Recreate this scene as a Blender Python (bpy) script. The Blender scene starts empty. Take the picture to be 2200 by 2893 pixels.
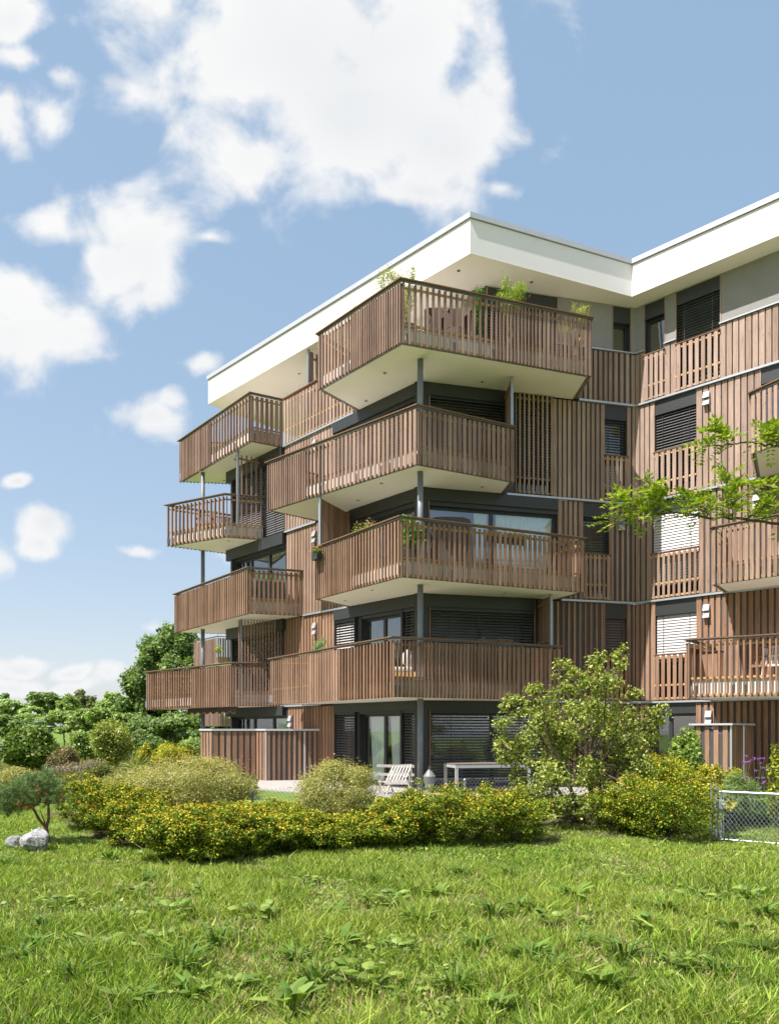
import bpy, bmesh, math, random
import numpy as np
from mathutils import Vector, Matrix

# ------------------------------------------------------------------ basics
scene = bpy.context.scene
COL = scene.collection
random.seed(7)
RNG = np.random.default_rng(11)
R = math.radians
F = 2200.0          # focal length in photo pixels (24 mm on a 24 mm wide frame)
HZ = 2066.0         # horizon row of the photo
H = 1.52            # eye height above the terrace
LAWN = -0.35        # level of the front lawn


def atx(px, Y):
    return (px - 1100.0) / F * Y


def zat(py, Y):
    return H + (HZ - py) / F * Y


def pt(px, py, Y):
    return Vector((atx(px, Y), Y, zat(py, Y)))


def bp(px, py, h):
    """ground-plan point of a pixel known to lie at height h above the eye"""
    Y = h * F / (HZ - py)
    return Vector((atx(px, Y), Y))


def ground_z(X, Y):
    if Y < 13.0:
        return LAWN
    if Y < 17.2:
        return LAWN + (Y - 13.0) / 4.2 * (-LAWN - 0.03)
    return -0.03


# ------------------------------------------------------------------ materials
MATS = {}


def newmat(name):
    m = bpy.data.materials.new(name)
    m.use_nodes = True
    nt = m.node_tree
    b = nt.nodes.get('Principled BSDF')
    MATS[name] = m
    return m, nt, b


def node(nt, t, **kw):
    n = nt.nodes.new(t)
    for k, v in kw.items():
        setattr(n, k, v)
    return n


def plain(name, col, rough=0.6, metal=0.0, noise=0.0, nscale=3.0, bump=0.0, bscale=40.0, spec=0.5):
    m, nt, b = newmat(name)
    b.inputs['Base Color'].default_value = (*col, 1)
    b.inputs['Roughness'].default_value = rough
    b.inputs['Metallic'].default_value = metal
    b.inputs['Specular IOR Level'].default_value = spec
    tc = node(nt, 'ShaderNodeTexCoord')
    if noise > 0:
        n = node(nt, 'ShaderNodeTexNoise')
        n.inputs['Scale'].default_value = nscale
        n.inputs['Detail'].default_value = 6
        n.inputs['Roughness'].default_value = 0.65
        nt.links.new(tc.outputs['Object'], n.inputs['Vector'])
        r = node(nt, 'ShaderNodeMapRange')
        r.inputs['To Min'].default_value = 1 - noise
        r.inputs['To Max'].default_value = 1 + noise
        r.inputs['From Min'].default_value = 0.25
        r.inputs['From Max'].default_value = 0.75
        nt.links.new(n.outputs['Fac'], r.inputs['Value'])
        mx = node(nt, 'ShaderNodeMix', data_type='RGBA', blend_type='MULTIPLY')
        mx.inputs['Factor'].default_value = 1
        mx.inputs[6].default_value = (*col, 1)
        nt.links.new(r.outputs['Result'], mx.inputs[7])
        nt.links.new(mx.outputs[2], b.inputs['Base Color'])
    if bump > 0:
        n2 = node(nt, 'ShaderNodeTexNoise')
        n2.inputs['Scale'].default_value = bscale
        n2.inputs['Detail'].default_value = 5
        nt.links.new(tc.outputs['Object'], n2.inputs['Vector'])
        bm = node(nt, 'ShaderNodeBump')
        bm.inputs['Strength'].default_value = bump
        bm.inputs['Distance'].default_value = 0.02
        nt.links.new(n2.outputs['Fac'], bm.inputs['Height'])
        nt.links.new(bm.outputs['Normal'], b.inputs['Normal'])
    return m


def wood(name, c1, c2, dark=0.55, rough=0.75):
    """weathered vertical boards: tone per board, grain streaks and knots along Z"""
    m, nt, b = newmat(name)
    b.inputs['Roughness'].default_value = rough
    b.inputs['Specular IOR Level'].default_value = 0.25
    tc = node(nt, 'ShaderNodeTexCoord')
    geo = node(nt, 'ShaderNodeNewGeometry')
    mp = node(nt, 'ShaderNodeMapping')
    mp.inputs['Scale'].default_value = (38, 38, 1.6)
    nt.links.new(tc.outputs['Object'], mp.inputs['Vector'])
    n = node(nt, 'ShaderNodeTexNoise')
    n.inputs['Scale'].default_value = 1.0
    n.inputs['Detail'].default_value = 7
    n.inputs['Roughness'].default_value = 0.7
    nt.links.new(mp.outputs['Vector'], n.inputs['Vector'])
    # large weather patches
    n2 = node(nt, 'ShaderNodeTexNoise')
    n2.inputs['Scale'].default_value = 1.3
    n2.inputs['Detail'].default_value = 4
    nt.links.new(tc.outputs['Object'], n2.inputs['Vector'])
    # knots
    mp3 = node(nt, 'ShaderNodeMapping')
    mp3.inputs['Scale'].default_value = (11, 11, 3.2)
    nt.links.new(tc.outputs['Object'], mp3.inputs['Vector'])
    v = node(nt, 'ShaderNodeTexVoronoi')
    v.inputs['Scale'].default_value = 1.0
    nt.links.new(mp3.outputs['Vector'], v.inputs['Vector'])
    kr = node(nt, 'ShaderNodeMapRange')
    kr.inputs['From Min'].default_value = 0.06
    kr.inputs['From Max'].default_value = 0.16
    kr.inputs['To Min'].default_value = 0.6
    kr.inputs['To Max'].default_value = 1.0
    nt.links.new(v.outputs['Distance'], kr.inputs['Value'])
    add = node(nt, 'ShaderNodeMath', operation='ADD')
    nt.links.new(geo.outputs['Random Per Island'], add.inputs[0])
    nt.links.new(n2.outputs['Fac'], add.inputs[1])
    sc = node(nt, 'ShaderNodeMath', operation='MULTIPLY_ADD')
    nt.links.new(add.outputs[0], sc.inputs[0])
    sc.inputs[1].default_value = 0.90
    sc.inputs[2].default_value = -0.38
    mx = node(nt, 'ShaderNodeMix', data_type='RGBA')
    mx.clamp_factor = True
    mx.inputs[6].default_value = (*c1, 1)
    mx.inputs[7].default_value = (*c2, 1)
    nt.links.new(sc.outputs[0], mx.inputs['Factor'])
    gr = node(nt, 'ShaderNodeMapRange')
    gr.inputs['From Min'].default_value = 0.3
    gr.inputs['From Max'].default_value = 0.7
    gr.inputs['To Min'].default_value = dark
    gr.inputs['To Max'].default_value = 1.2
    nt.links.new(n.outputs['Fac'], gr.inputs['Value'])
    mu = node(nt, 'ShaderNodeMath', operation='MULTIPLY')
    nt.links.new(gr.outputs['Result'], mu.inputs[0])
    nt.links.new(kr.outputs['Result'], mu.inputs[1])
    m2 = node(nt, 'ShaderNodeMix', data_type='RGBA', blend_type='MULTIPLY')
    m2.inputs['Factor'].default_value = 1
    nt.links.new(mx.outputs[2], m2.inputs[6])
    nt.links.new(mu.outputs[0], m2.inputs[7])
    nt.links.new(m2.outputs[2], b.inputs['Base Color'])
    bm = node(nt, 'ShaderNodeBump')
    bm.inputs['Strength'].default_value = 0.25
    bm.inputs['Distance'].default_value = 0.004
    nt.links.new(n.outputs['Fac'], bm.inputs['Height'])
    nt.links.new(bm.outputs['Normal'], b.inputs['Normal'])
    return m


def foliage(name, trans=0.35, rough=0.5, spec=0.35, tint=(1.15, 1.25, 0.45)):
    """leaf colour from the mesh attribute Col, light passes through the leaf"""
    m, nt, b = newmat(name)
    at = node(nt, 'ShaderNodeAttribute', attribute_name='Col')
    nt.links.new(at.outputs['Color'], b.inputs['Base Color'])
    b.inputs['Roughness'].default_value = rough
    b.inputs['Specular IOR Level'].default_value = spec
    tr = node(nt, 'ShaderNodeBsdfTranslucent')
    mu = node(nt, 'ShaderNodeMix', data_type='RGBA', blend_type='MULTIPLY')
    mu.inputs['Factor'].default_value = 1
    mu.inputs[7].default_value = (*tint, 1)
    nt.links.new(at.outputs['Color'], mu.inputs[6])
    nt.links.new(mu.outputs[2], tr.inputs['Color'])
    ms = node(nt, 'ShaderNodeMixShader')
    ms.inputs['Fac'].default_value = trans
    nt.links.new(b.outputs[0], ms.inputs[1])
    nt.links.new(tr.outputs[0], ms.inputs[2])
    nt.links.new(ms.outputs[0], nt.nodes['Material Output'].inputs['Surface'])
    return m


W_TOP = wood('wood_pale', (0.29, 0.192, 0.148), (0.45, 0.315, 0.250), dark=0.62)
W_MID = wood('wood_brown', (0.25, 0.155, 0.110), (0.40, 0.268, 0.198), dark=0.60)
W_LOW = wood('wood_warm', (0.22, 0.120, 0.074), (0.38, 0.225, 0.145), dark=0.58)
W_SLAT = wood('wood_slat', (0.205, 0.128, 0.097), (0.375, 0.248, 0.190), dark=0.58)
W_SLATLOW = wood('wood_slat_warm', (0.198, 0.112, 0.071), (0.362, 0.222, 0.150), dark=0.58)
W_BATTEN = wood('wood_batten', (0.50, 0.27, 0.11), (0.68, 0.42, 0.19), dark=0.75)
W_RAIL = wood('wood_rail', (0.16, 0.085, 0.05), (0.25, 0.14, 0.085))
W_GREY = wood('wood_silvered', (0.38, 0.34, 0.31), (0.52, 0.47, 0.43), dark=0.7)
M_BACK = plain('backing_board', (0.062, 0.056, 0.054), 0.7, noise=0.15, nscale=2)
M_WHITE = plain('white_render', (0.80, 0.755, 0.765), 0.8, noise=0.025, nscale=0.8, bump=0.06, bscale=90)
M_SOFFIT = plain('soffit_render', (0.83, 0.775, 0.725), 0.85, noise=0.04, nscale=0.7, bump=0.05, bscale=90)
M_CONC = plain('concrete_upstand', (0.66, 0.60, 0.54), 0.8, noise=0.12, nscale=4, bump=0.1)
M_PLASTER = plain('grey_plaster', (0.275, 0.260, 0.250), 0.9, noise=0.10, nscale=2.2, bump=0.25, bscale=120)
M_CAP = plain('zinc_cap', (0.58, 0.57, 0.60), 0.35, metal=0.35, noise=0.05)
M_BAND = plain('flashing', (0.50, 0.52, 0.55), 0.38, metal=0.55, noise=0.08)
M_LINTEL = plain('anthracite_metal', (0.036, 0.038, 0.039), 0.45, metal=0.1, noise=0.05)
M_FRAME = plain('dark_frame', (0.032, 0.033, 0.035), 0.4)
M_BLIND_D = plain('blind_charcoal', (0.20, 0.195, 0.195), 0.42, metal=0.25)
M_BLIND_L = plain('blind_silver', (0.52, 0.49, 0.48), 0.42, metal=0.2)
M_BLIND_B = plain('blind_brown', (0.135, 0.105, 0.092), 0.45, metal=0.2)
M_ZINC = plain('column_zinc', (0.20, 0.215, 0.235), 0.5, metal=0.2, noise=0.15, nscale=8)
M_STEEL = plain('galvanised', (0.34, 0.365, 0.39), 0.42, metal=0.6, noise=0.18, nscale=14)
M_COLUMN = plain('column_paint', (0.155, 0.165, 0.178), 0.5, noise=0.12, nscale=5)
M_VENT = plain('vent_grey', (0.36, 0.355, 0.355), 0.5, metal=0.15)
M_DARK = plain('dark_void', (0.018, 0.016, 0.015), 0.9)
M_ROOM = plain('room_wall', (0.26, 0.23, 0.20), 0.9)
M_CURTAIN = plain('curtain', (0.88, 0.91, 0.88), 0.9)
M_PAVE = plain('terrace_concrete', (0.33, 0.305, 0.28), 0.85, noise=0.12, nscale=3, bump=0.15)
M_BARK = plain('bark', (0.085, 0.062, 0.045), 0.9, noise=0.35, nscale=18, bump=0.8, bscale=60)
M_PINEBARK = plain('pine_bark', (0.17, 0.095, 0.065), 0.9, noise=0.35, nscale=25, bump=0.8, bscale=70)
M_STEM = plain('green_stem', (0.10, 0.16, 0.045), 0.7)
M_POT_D = plain('dark_pot', (0.030, 0.031, 0.034), 0.55, noise=0.1)
M_POT_G = plain('grey_pot', (0.115, 0.125, 0.135), 0.6, noise=0.1)
M_WICKER = plain('wicker', (0.085, 0.048, 0.032), 0.7, noise=0.5, nscale=45, bump=1.0, bscale=90)
M_COVER = plain('dark_cover', (0.055, 0.048, 0.044), 0.75, noise=0.2, nscale=4, bump=0.3, bscale=8)
M_CUSHION = plain('cream_cushion', (0.66, 0.62, 0.56), 0.9, noise=0.06)
M_RED = plain('red_cloth', (0.45, 0.02, 0.03), 0.8, noise=0.1)
M_AWN = plain('awning_brown', (0.045, 0.030, 0.024), 0.8, noise=0.1)
M_AWNTRIM = plain('awning_trim', (0.40, 0.17, 0.07), 0.8)
M_SOIL = plain('bare_soil', (0.085, 0.06, 0.042), 0.95, noise=0.4, nscale=12, bump=1.0, bscale=30)
M_TABLE = plain('table_frame', (0.42, 0.43, 0.44), 0.45, metal=0.2)
M_APPLE = plain('apple_skin', (0.55, 0.42, 0.06), 0.4, noise=0.25, nscale=20)
M_PURPLE = plain('verbena_bloom', (0.30, 0.09, 0.40), 0.7, noise=0.2, nscale=40)
M_LAMPGREY = plain('lamp_grey', (0.17, 0.175, 0.175), 0.5)
M_WEAVE = plain('handle_wood', (0.36, 0.20, 0.10), 0.6, noise=0.2)
M_YGREEN = plain('faded_plastic', (0.42, 0.40, 0.14), 0.5)
M_LEAF = foliage('leaf')
M_GRASS = foliage('grass_blade', trans=0.32, rough=0.55, spec=0.25, tint=(1.1, 1.2, 0.5))
M_LOCUST = foliage('locust_leaf', trans=0.35, rough=0.4, spec=0.4, tint=(1.05, 1.1, 0.6))
M_HEDGE = foliage('hedge_leaf', trans=0.22, rough=0.6, spec=0.15)
M_NEEDLE = foliage('needle', trans=0.12, rough=0.6, spec=0.2)


def rock_mat():
    m, nt, b = newmat('limestone')
    tc = node(nt, 'ShaderNodeTexCoord')
    n = node(nt, 'ShaderNodeTexNoise')
    n.inputs['Scale'].default_value = 9
    n.inputs['Detail'].default_value = 9
    n.inputs['Roughness'].default_value = 0.7
    n.inputs['Distortion'].default_value = 0.6
    nt.links.new(tc.outputs['Object'], n.inputs['Vector'])
    cr = node(nt, 'ShaderNodeValToRGB')
    cr.color_ramp.elements[0].position = 0.38
    cr.color_ramp.elements[0].color = (0.11, 0.105, 0.10, 1)
    cr.color_ramp.elements[1].position = 0.55
    cr.color_ramp.elements[1].color = (0.40, 0.39, 0.385, 1)
    nt.links.new(n.outputs['Fac'], cr.inputs['Fac'])
    nt.links.new(cr.outputs['Color'], b.inputs['Base Color'])
    b.inputs['Roughness'].default_value = 0.9
    bm = node(nt, 'ShaderNodeBump')
    bm.inputs['Strength'].default_value = 0.9
    bm.inputs['Distance'].default_value = 0.04
    nt.links.new(n.outputs['Fac'], bm.inputs['Height'])
    nt.links.new(bm.outputs['Normal'], b.inputs['Normal'])
    return m


M_ROCK = rock_mat()


def glass_mat(name, tint, alpha):
    """window glass: fresnel mirror over a partly see-through tinted pane"""
    m, nt, b = newmat(name)
    nt.nodes.remove(b)
    fr = node(nt, 'ShaderNodeLayerWeight')
    pw = node(nt, 'ShaderNodeMath', operation='POWER')
    nt.links.new(fr.outputs['Facing'], pw.inputs[0])
    pw.inputs[1].default_value = 4.0
    mr = node(nt, 'ShaderNodeMath', operation='MULTIPLY_ADD')
    mr.inputs[1].default_value = 0.8
    mr.inputs[2].default_value = 0.13
    mr.use_clamp = True
    nt.links.new(pw.outputs[0], mr.inputs[0])
    gl = node(nt, 'ShaderNodeBsdfGlossy')
    gl.inputs['Roughness'].default_value = 0.015
    gl.inputs['Color'].default_value = (0.9, 0.95, 1.0, 1)
    tr = node(nt, 'ShaderNodeBsdfTransparent')
    tr.inputs['Color'].default_value = (*tint, 1)
    ms = node(nt, 'ShaderNodeMixShader')
    nt.links.new(mr.outputs[0], ms.inputs['Fac'])
    nt.links.new(tr.outputs[0], ms.inputs[1])
    nt.links.new(gl.outputs[0], ms.inputs[2])
    nt.links.new(ms.outputs[0], nt.nodes['Material Output'].inputs['Surface'])
    return m


M_GLASS = glass_mat('window_glass', (0.90, 0.94, 0.93), 0.5)


def lawn_mat():
    m, nt, b = newmat('lawn_soil')
    tc = node(nt, 'ShaderNodeTexCoord')
    n = node(nt, 'ShaderNodeTexNoise')
    n.inputs['Scale'].default_value = 1.6
    n.inputs['Detail'].default_value = 9
    n.inputs['Roughness'].default_value = 0.7
    nt.links.new(tc.outputs['Object'], n.inputs['Vector'])
    cr = node(nt, 'ShaderNodeValToRGB')
    e = cr.color_ramp.elements
    e[0].position = 0.30
    e[0].color = (0.075, 0.105, 0.020, 1)
    e[1].position = 0.70
    e[1].color = (0.16, 0.13, 0.06, 1)
    k = e.new(0.52)
    k.color = (0.125, 0.195, 0.034, 1)
    nt.links.new(n.outputs['Fac'], cr.inputs['Fac'])
    nt.links.new(cr.outputs['Color'], b.inputs['Base Color'])
    b.inputs['Roughness'].default_value = 0.95
    b.inputs['Specular IOR Level'].default_value = 0.1
    return m


M_LAWN = lawn_mat()


# ------------------------------------------------------------------ mesh helpers
def orig(o):
    v = Vector((0, 0, 0))
    while o is not None:
        v += o.location
        o = o.parent
    return v


class MB:
    def __init__(self):
        self.v = []
        self.f = []

    def hexa(self, o, a, b, c):
        """box from corner o along edge vectors a, b, c"""
        o = Vector(o); a = Vector(a); b = Vector(b); c = Vector(c)
        i = len(self.v)
        self.v += [o, o + a, o + a + b, o + b, o + c, o + a + c, o + a + b + c, o + b + c]
        fs = [(0, 3, 2, 1), (4, 5, 6, 7), (0, 1, 5, 4), (1, 2, 6, 5), (2, 3, 7, 6), (3, 0, 4, 7)]
        if a.cross(b).dot(c) < 0:
            fs = [f[::-1] for f in fs]
        self.f += [tuple(i + k for k in f) for f in fs]
        return self

    def box(self, x0, y0, z0, x1, y1, z1):
        return self.hexa((x0, y0, z0), (x1 - x0, 0, 0), (0, y1 - y0, 0), (0, 0, z1 - z0))

    def prism(self, poly, z0, z1):
        i = len(self.v)
        n = len(poly)
        area = sum(poly[k][0] * poly[(k + 1) % n][1] - poly[(k + 1) % n][0] * poly[k][1] for k in range(n))
        if area < 0:
            poly = poly[::-1]
        self.v += [Vector((p[0], p[1], z0)) for p in poly] + [Vector((p[0], p[1], z1)) for p in poly]
        self.f.append(tuple(i + k for k in range(n))[::-1])
        self.f.append(tuple(i + n + k for k in range(n)))
        for k in range(n):
            j = (k + 1) % n
            self.f.append((i + k, i + j, i + n + j, i + n + k))
        return self

    def tube(self, pts, rad, seg=8, cap=True):
        pts = [Vector(p) for p in pts]
        if not isinstance(rad, (list, tuple)):
            rad = [rad] * len(pts)
        i = len(self.v)
        prev = None
        for k, p in enumerate(pts):
            d = (pts[min(k + 1, len(pts) - 1)] - pts[max(k - 1, 0)]).normalized()
            if prev is None:
                a = d.orthogonal().normalized()
            else:
                a = (prev - d * prev.dot(d))
                a = a.normalized() if a.length > 1e-6 else d.orthogonal().normalized()
            prev = a
            b = d.cross(a)
            for s in range(seg):
                t = 2 * math.pi * s / seg
                self.v.append(p + (a * math.cos(t) + b * math.sin(t)) * rad[k])
        for k in range(len(pts) - 1):
            for s in range(seg):
                s2 = (s + 1) % seg
                self.f.append((i + k * seg + s, i + k * seg + s2, i + (k + 1) * seg + s2, i + (k + 1) * seg + s))
        if cap:
            self.f.append(tuple(i + s for s in range(seg))[::-1])
            self.f.append(tuple(i + (len(pts) - 1) * seg + s for s in range(seg)))
        return self

    def lathe(self, c, prof, seg=20):
        """prof: list of (radius, z) from bottom to top, about the vertical through c"""
        i = len(self.v)
        for r, z in prof:
            for s in range(seg):
                t = 2 * math.pi * s / seg
                self.v.append(Vector((c[0] + r * math.cos(t), c[1] + r * math.sin(t), c[2] + z)))
        for k in range(len(prof) - 1):
            for s in range(seg):
                s2 = (s + 1) % seg
                self.f.append((i + k * seg + s, i + k * seg + s2, i + (k + 1) * seg + s2, i + (k + 1) * seg + s))
        self.f.append(tuple(i + s for s in range(seg))[::-1])
        self.f.append(tuple(i + (len(prof) - 1) * seg + s for s in range(seg)))
        return self

    def blob(self, c, r, seed=0, amp=0.0, sub=2):
        bm = bmesh.new()
        bmesh.ops.create_icosphere(bm, subdivisions=sub, radius=1.0)
        rs = random.Random(seed)
        ph = [rs.uniform(0, 6.28) for _ in range(9)]
        i = len(self.v)
        for v in bm.verts:
            d = v.co.normalized()
            k = 1 + amp * (math.sin(3 * d.x + ph[0]) * math.sin(4 * d.y + ph[1]) + 0.6 * math.sin(6 * d.z + ph[2]) * math.cos(5 * d.x + ph[3])
                           + 0.35 * math.sin(11 * d.x + ph[4]) * math.sin(9 * d.y + ph[5]))
            self.v.append(Vector((c[0] + d.x * r[0] * k, c[1] + d.y * r[1] * k, c[2] + d.z * r[2] * k)))
        for f in bm.faces:
            self.f.append(tuple(i + v.index for v in f.verts))
        bm.free()
        return self

    def build(self, name, mat, parent=None, smooth=False, bevel=0.0, local=False):
        me = bpy.data.meshes.new(name)
        o = orig(parent) if not local else Vector((0, 0, 0))
        me.from_pydata([tuple(v - o) for v in self.v], [], self.f)
        me.update()
        if isinstance(mat, (list, tuple)):
            for m in mat:
                me.materials.append(m)
        else:
            me.materials.append(mat)
        if smooth:
            for p in me.polygons:
                p.use_smooth = True
        ob = bpy.data.objects.new(name, me)
        COL.objects.link(ob)
        if parent is not None:
            ob.parent = parent
        if bevel > 0:
            md = ob.modifiers.new('bevel', 'BEVEL')
            md.width = bevel
            md.segments = 2
            md.limit_method = 'ANGLE'
        return ob


def tag(o, label=None, cat=None, group=None, kind=None):
    if label:
        o['label'] = label
    if cat:
        o['category'] = cat
    if group:
        o['group'] = group
    if kind:
        o['kind'] = kind
    return o


def thing(name, label, cat, loc=(0, 0, 0), group=None, rz=0.0):
    o = bpy.data.objects.new(name, None)
    o.empty_display_size = 0.2
    COL.objects.link(o)
    o.location = loc
    o.rotation_euler = (0, 0, rz)
    return tag(o, label, cat, group)


def v3(p, z):
    return Vector((p[0], p[1], z))


# ------------------------------------------------------------------ leaf meshes (numpy)
def quads_mesh(name, V, colors, mat, parent=None, local=False, nper=4):
    """V: (n, nper, 3) vertices, one face per leaf"""
    n = V.shape[0]
    o = np.array(orig(parent)) if not local else np.zeros(3)
    co = (V.reshape(-1, 3) - o).astype(np.float32)
    me = bpy.data.meshes.new(name)
    me.vertices.add(n * nper)
    me.loops.add(n * nper)
    me.polygons.add(n)
    me.vertices.foreach_set('co', co.ravel())
    me.loops.foreach_set('vertex_index', np.arange(n * nper, dtype=np.int32))
    me.polygons.foreach_set('loop_start', np.arange(0, n * nper, nper, dtype=np.int32))
    me.polygons.foreach_set('loop_total', np.full(n, nper, dtype=np.int32))
    me.update(calc_edges=True)
    at = me.attributes.new('Col', 'FLOAT_COLOR', 'POINT')
    c4 = np.ones((n * nper, 4), dtype=np.float32)
    c4[:, :3] = np.repeat(colors, nper, axis=0)
    at.data.foreach_set('color', c4.ravel())
    me.materials.append(mat)
    ob = bpy.data.objects.new(name, me)
    COL.objects.link(ob)
    if parent is not None:
        ob.parent = parent
    return ob


def unit(a):
    return a / np.maximum(np.linalg.norm(a, axis=1, keepdims=True), 1e-9)


def leaf_quads(c, nrm, ax, L, W, fold=0.0):
    """diamond leaves at c, long axis ax, face normal nrm"""
    b = unit(np.cross(nrm, ax))
    a = unit(ax)
    L = np.asarray(L).reshape(-1, 1)
    W = np.asarray(W).reshape(-1, 1)
    V = np.empty((c.shape[0], 4, 3))
    V[:, 0] = c - a * L * 0.5
    V[:, 1] = c + b * W * 0.5 - a * L * 0.06 + nrm * W * fold
    V[:, 2] = c + a * L * 0.5
    V[:, 3] = c - b * W * 0.5 - a * L * 0.06 + nrm * W * fold
    return V


def pick(rng, pal, n, w=None):
    pal = np.array(pal, dtype=float)
    i = rng.choice(len(pal), n, p=w)
    c = pal[i]
    return c * rng.uniform(0.72, 1.28, (n, 1)) * rng.uniform(0.93, 1.07, (n, 3))


def cloud_leaves(rng, lumps, n, L, W, up=0.35, shell=0.33, jag=0.12):
    lumps = np.array(lumps, dtype=float)
    w = (lumps[:, 3] * lumps[:, 4] * lumps[:, 5]) ** (2 / 3)
    k = rng.choice(len(lumps), n, p=w / w.sum())
    d = unit(rng.normal(size=(n, 3)))
    r = rng.uniform(0, 1, (n, 1)) ** shell * (1 + rng.normal(0, jag, (n, 1)))
    c = lumps[k, :3] + d * r * lumps[k, 3:]
    nr = unit(d * 0.6 + rng.normal(size=(n, 3)) * 0.7 + np.array([0, 0, up]))
    ax = unit(np.cross(nr, rng.normal(size=(n, 3))))
    s = rng.uniform(0.5, 1.35, n)
    return c, d, r[:, 0], leaf_quads(c, nr, ax, L * s, W * s, 0.12)


def lumps_for(rng, c, rad, m, sub=0.42, flat=0.15, core=0.72):
    """m sub-lumps spread over an ellipsoid"""
    out = [(c[0], c[1], c[2], rad[0] * core, rad[1] * core, rad[2] * core)]
    for _ in range(m):
        d = rng.normal(size=3)
        d /= np.linalg.norm(d)
        d[2] = d[2] * (1 - flat) + flat * 0.5
        s = sub * rng.uniform(0.7, 1.25)
        q = rng.uniform(0.55, 0.78)
        out.append((c[0] + d[0] * rad[0] * q, c[1] + d[1] * rad[1] * q, c[2] + d[2] * rad[2] * q, rad[0] * s, rad[1] * s, rad[2] * s))
    return out

# ================================================================== THE APARTMENT BUILDING
ZS = [0.0, H + 0.826, H + 3.695, H + 6.545, H + 9.38, H + 12.22]     # slab undersides
HS = [None, 0.826, 3.695, 6.545, 9.38, 12.22]
W0 = Vector((0.83, 20.9))
IC = Vector((7.10, 22.5))


class Wall:
    def __init__(self, p0, d, toward):
        self.p = Vector(p0)
        self.d = Vector(d).normalized()
        n = Vector((self.d.y, -self.d.x))
        if n.dot(Vector(toward)) < 0:
            n = -n
        self.n = n

    def t(self, px):
        k = (px - 1100.0) / F
        return (k * self.p.y - self.p.x) / (self.d.x - k * self.d.y)

    def at(self, t, off=0.0):
        return self.p + self.d * t + self.n * off

    def slab(self, mb, t0, t1, o0, o1, z0, z1):
        a = self.at(t0, o0)
        dd = self.d * (t1 - t0)
        nn = self.n * (o1 - o0)
        mb.hexa((a.x, a.y, z0), (dd.x, dd.y, 0), (nn.x, nn.y, 0), (0, 0, z1 - z0))


WM = Wall(W0, IC - W0, (0.2, -1))
WL = Wall(W0, (-0.667, 0.745), (-1, -1))
WR = Wall(IC, (0.718, -0.696), (-1, -1))
L_END = 9.85
R_END = 9.5

BLD = thing('apartment_building',
            'five storey block clad in brown boards with white roof edge and slatted corner balconies',
            'apartment building', (W0.x, W0.y, 0))


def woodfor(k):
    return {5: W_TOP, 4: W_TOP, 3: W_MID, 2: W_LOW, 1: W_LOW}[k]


def clad(w, k, t0, t1, pitch, width, plaster=False):
    """boards on a dark backing between two places on a wall, for one storey"""
    if t0 > t1:
        t0, t1 = t1, t0
    z0, z1 = ZS[k - 1] + (0.035 if k > 1 else -0.3), ZS[k] - 0.035
    back = MB()
    w.slab(back, t0, t1, -0.16, 0.0, z0, z1)
    wall = back.build('wall_backing', M_BACK, BLD)
    top = z1
    if plaster:
        top = ZS[k - 1] + 1.49
        p = MB()
        w.slab(p, t0 + 0.002, t1 - 0.002, 0.002, 0.016, top + 0.035, ZS[k] - 0.003)
        p.build('plaster_wall', M_PLASTER, BLD)
        c = MB()
        w.slab(c, t0 - 0.01, t1 + 0.01, 0.003, 0.075, top + 0.001, top + 0.034)
        c.build('flashing', M_BAND, BLD)
    mb = MB()
    n = max(1, int(round((t1 - t0) / pitch)))
    p = (t1 - t0) / n
    ww = width * p / pitch
    rs = random.Random(int(t0 * 977) + k * 31)
    for i in range(n):
        c = t0 + (i + 0.5) * p + rs.uniform(-0.003, 0.003)
        w.slab(mb, c - ww / 2, c + ww / 2, 0.003, 0.030 + rs.uniform(-0.002, 0.003), z0 + 0.01, top - 0.012 - rs.uniform(0, 0.006))
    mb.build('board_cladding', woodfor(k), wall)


def panel(w, t0, t1, z0, z1, off=0.0, mat=None, name='metal_panel', th=0.14):
    if t0 > t1:
        t0, t1 = t1, t0
    mb = MB()
    w.slab(mb, t0, t1, off - th, off, z0, z1)
    return mb.build(name, mat or M_LINTEL, BLD)


def band(w, t0, t1, z, off0=0.004):
    mb = MB()
    w.slab(mb, min(t0, t1), max(t0, t1), off0, 0.085, z - 0.032, z + 0.022)
    mb.build('flashing', M_BAND, BLD)


def blind_mesh(w, t0, t1, z0, z1, off, mat, parent, pitch=0.078, tilt=0.9, sl=0.078):
    mb = MB()
    n = int((z1 - z0) / pitch)
    ny, nz = math.cos(tilt) * sl, math.sin(tilt) * sl
    for i in range(n):
        z = z1 - (i + 0.5) * pitch
        a = w.at(t0 + 0.02, off - ny / 2)
        dd = w.d * (t1 - t0 - 0.04)
        # lower edge outward
        o = Vector((a.x, a.y, z + nz / 2))
        e = Vector((w.n.x * ny, w.n.y * ny, -nz))
        up = e.cross(Vector((dd.x, dd.y, 0))).normalized() * 0.004
        mb.hexa(o, (dd.x, dd.y, 0), e, up)
    b = mb.build('blind', mat, parent)
    cd = MB()
    for f in (0.18, 0.82):
        c = t0 + (t1 - t0) * f
        w.slab(cd, c - 0.006, c + 0.006, off + ny / 2 + 0.001, off + ny / 2 + 0.006, z0, z1)
    w.slab(cd, t0 + 0.02, t1 - 0.02, off - 0.02, off + 0.02, max(z0 - 0.03, ZS[0]), z0 - 0.002)
    cd.build('blind_cord', M_FRAME, b)
    return b


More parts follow.
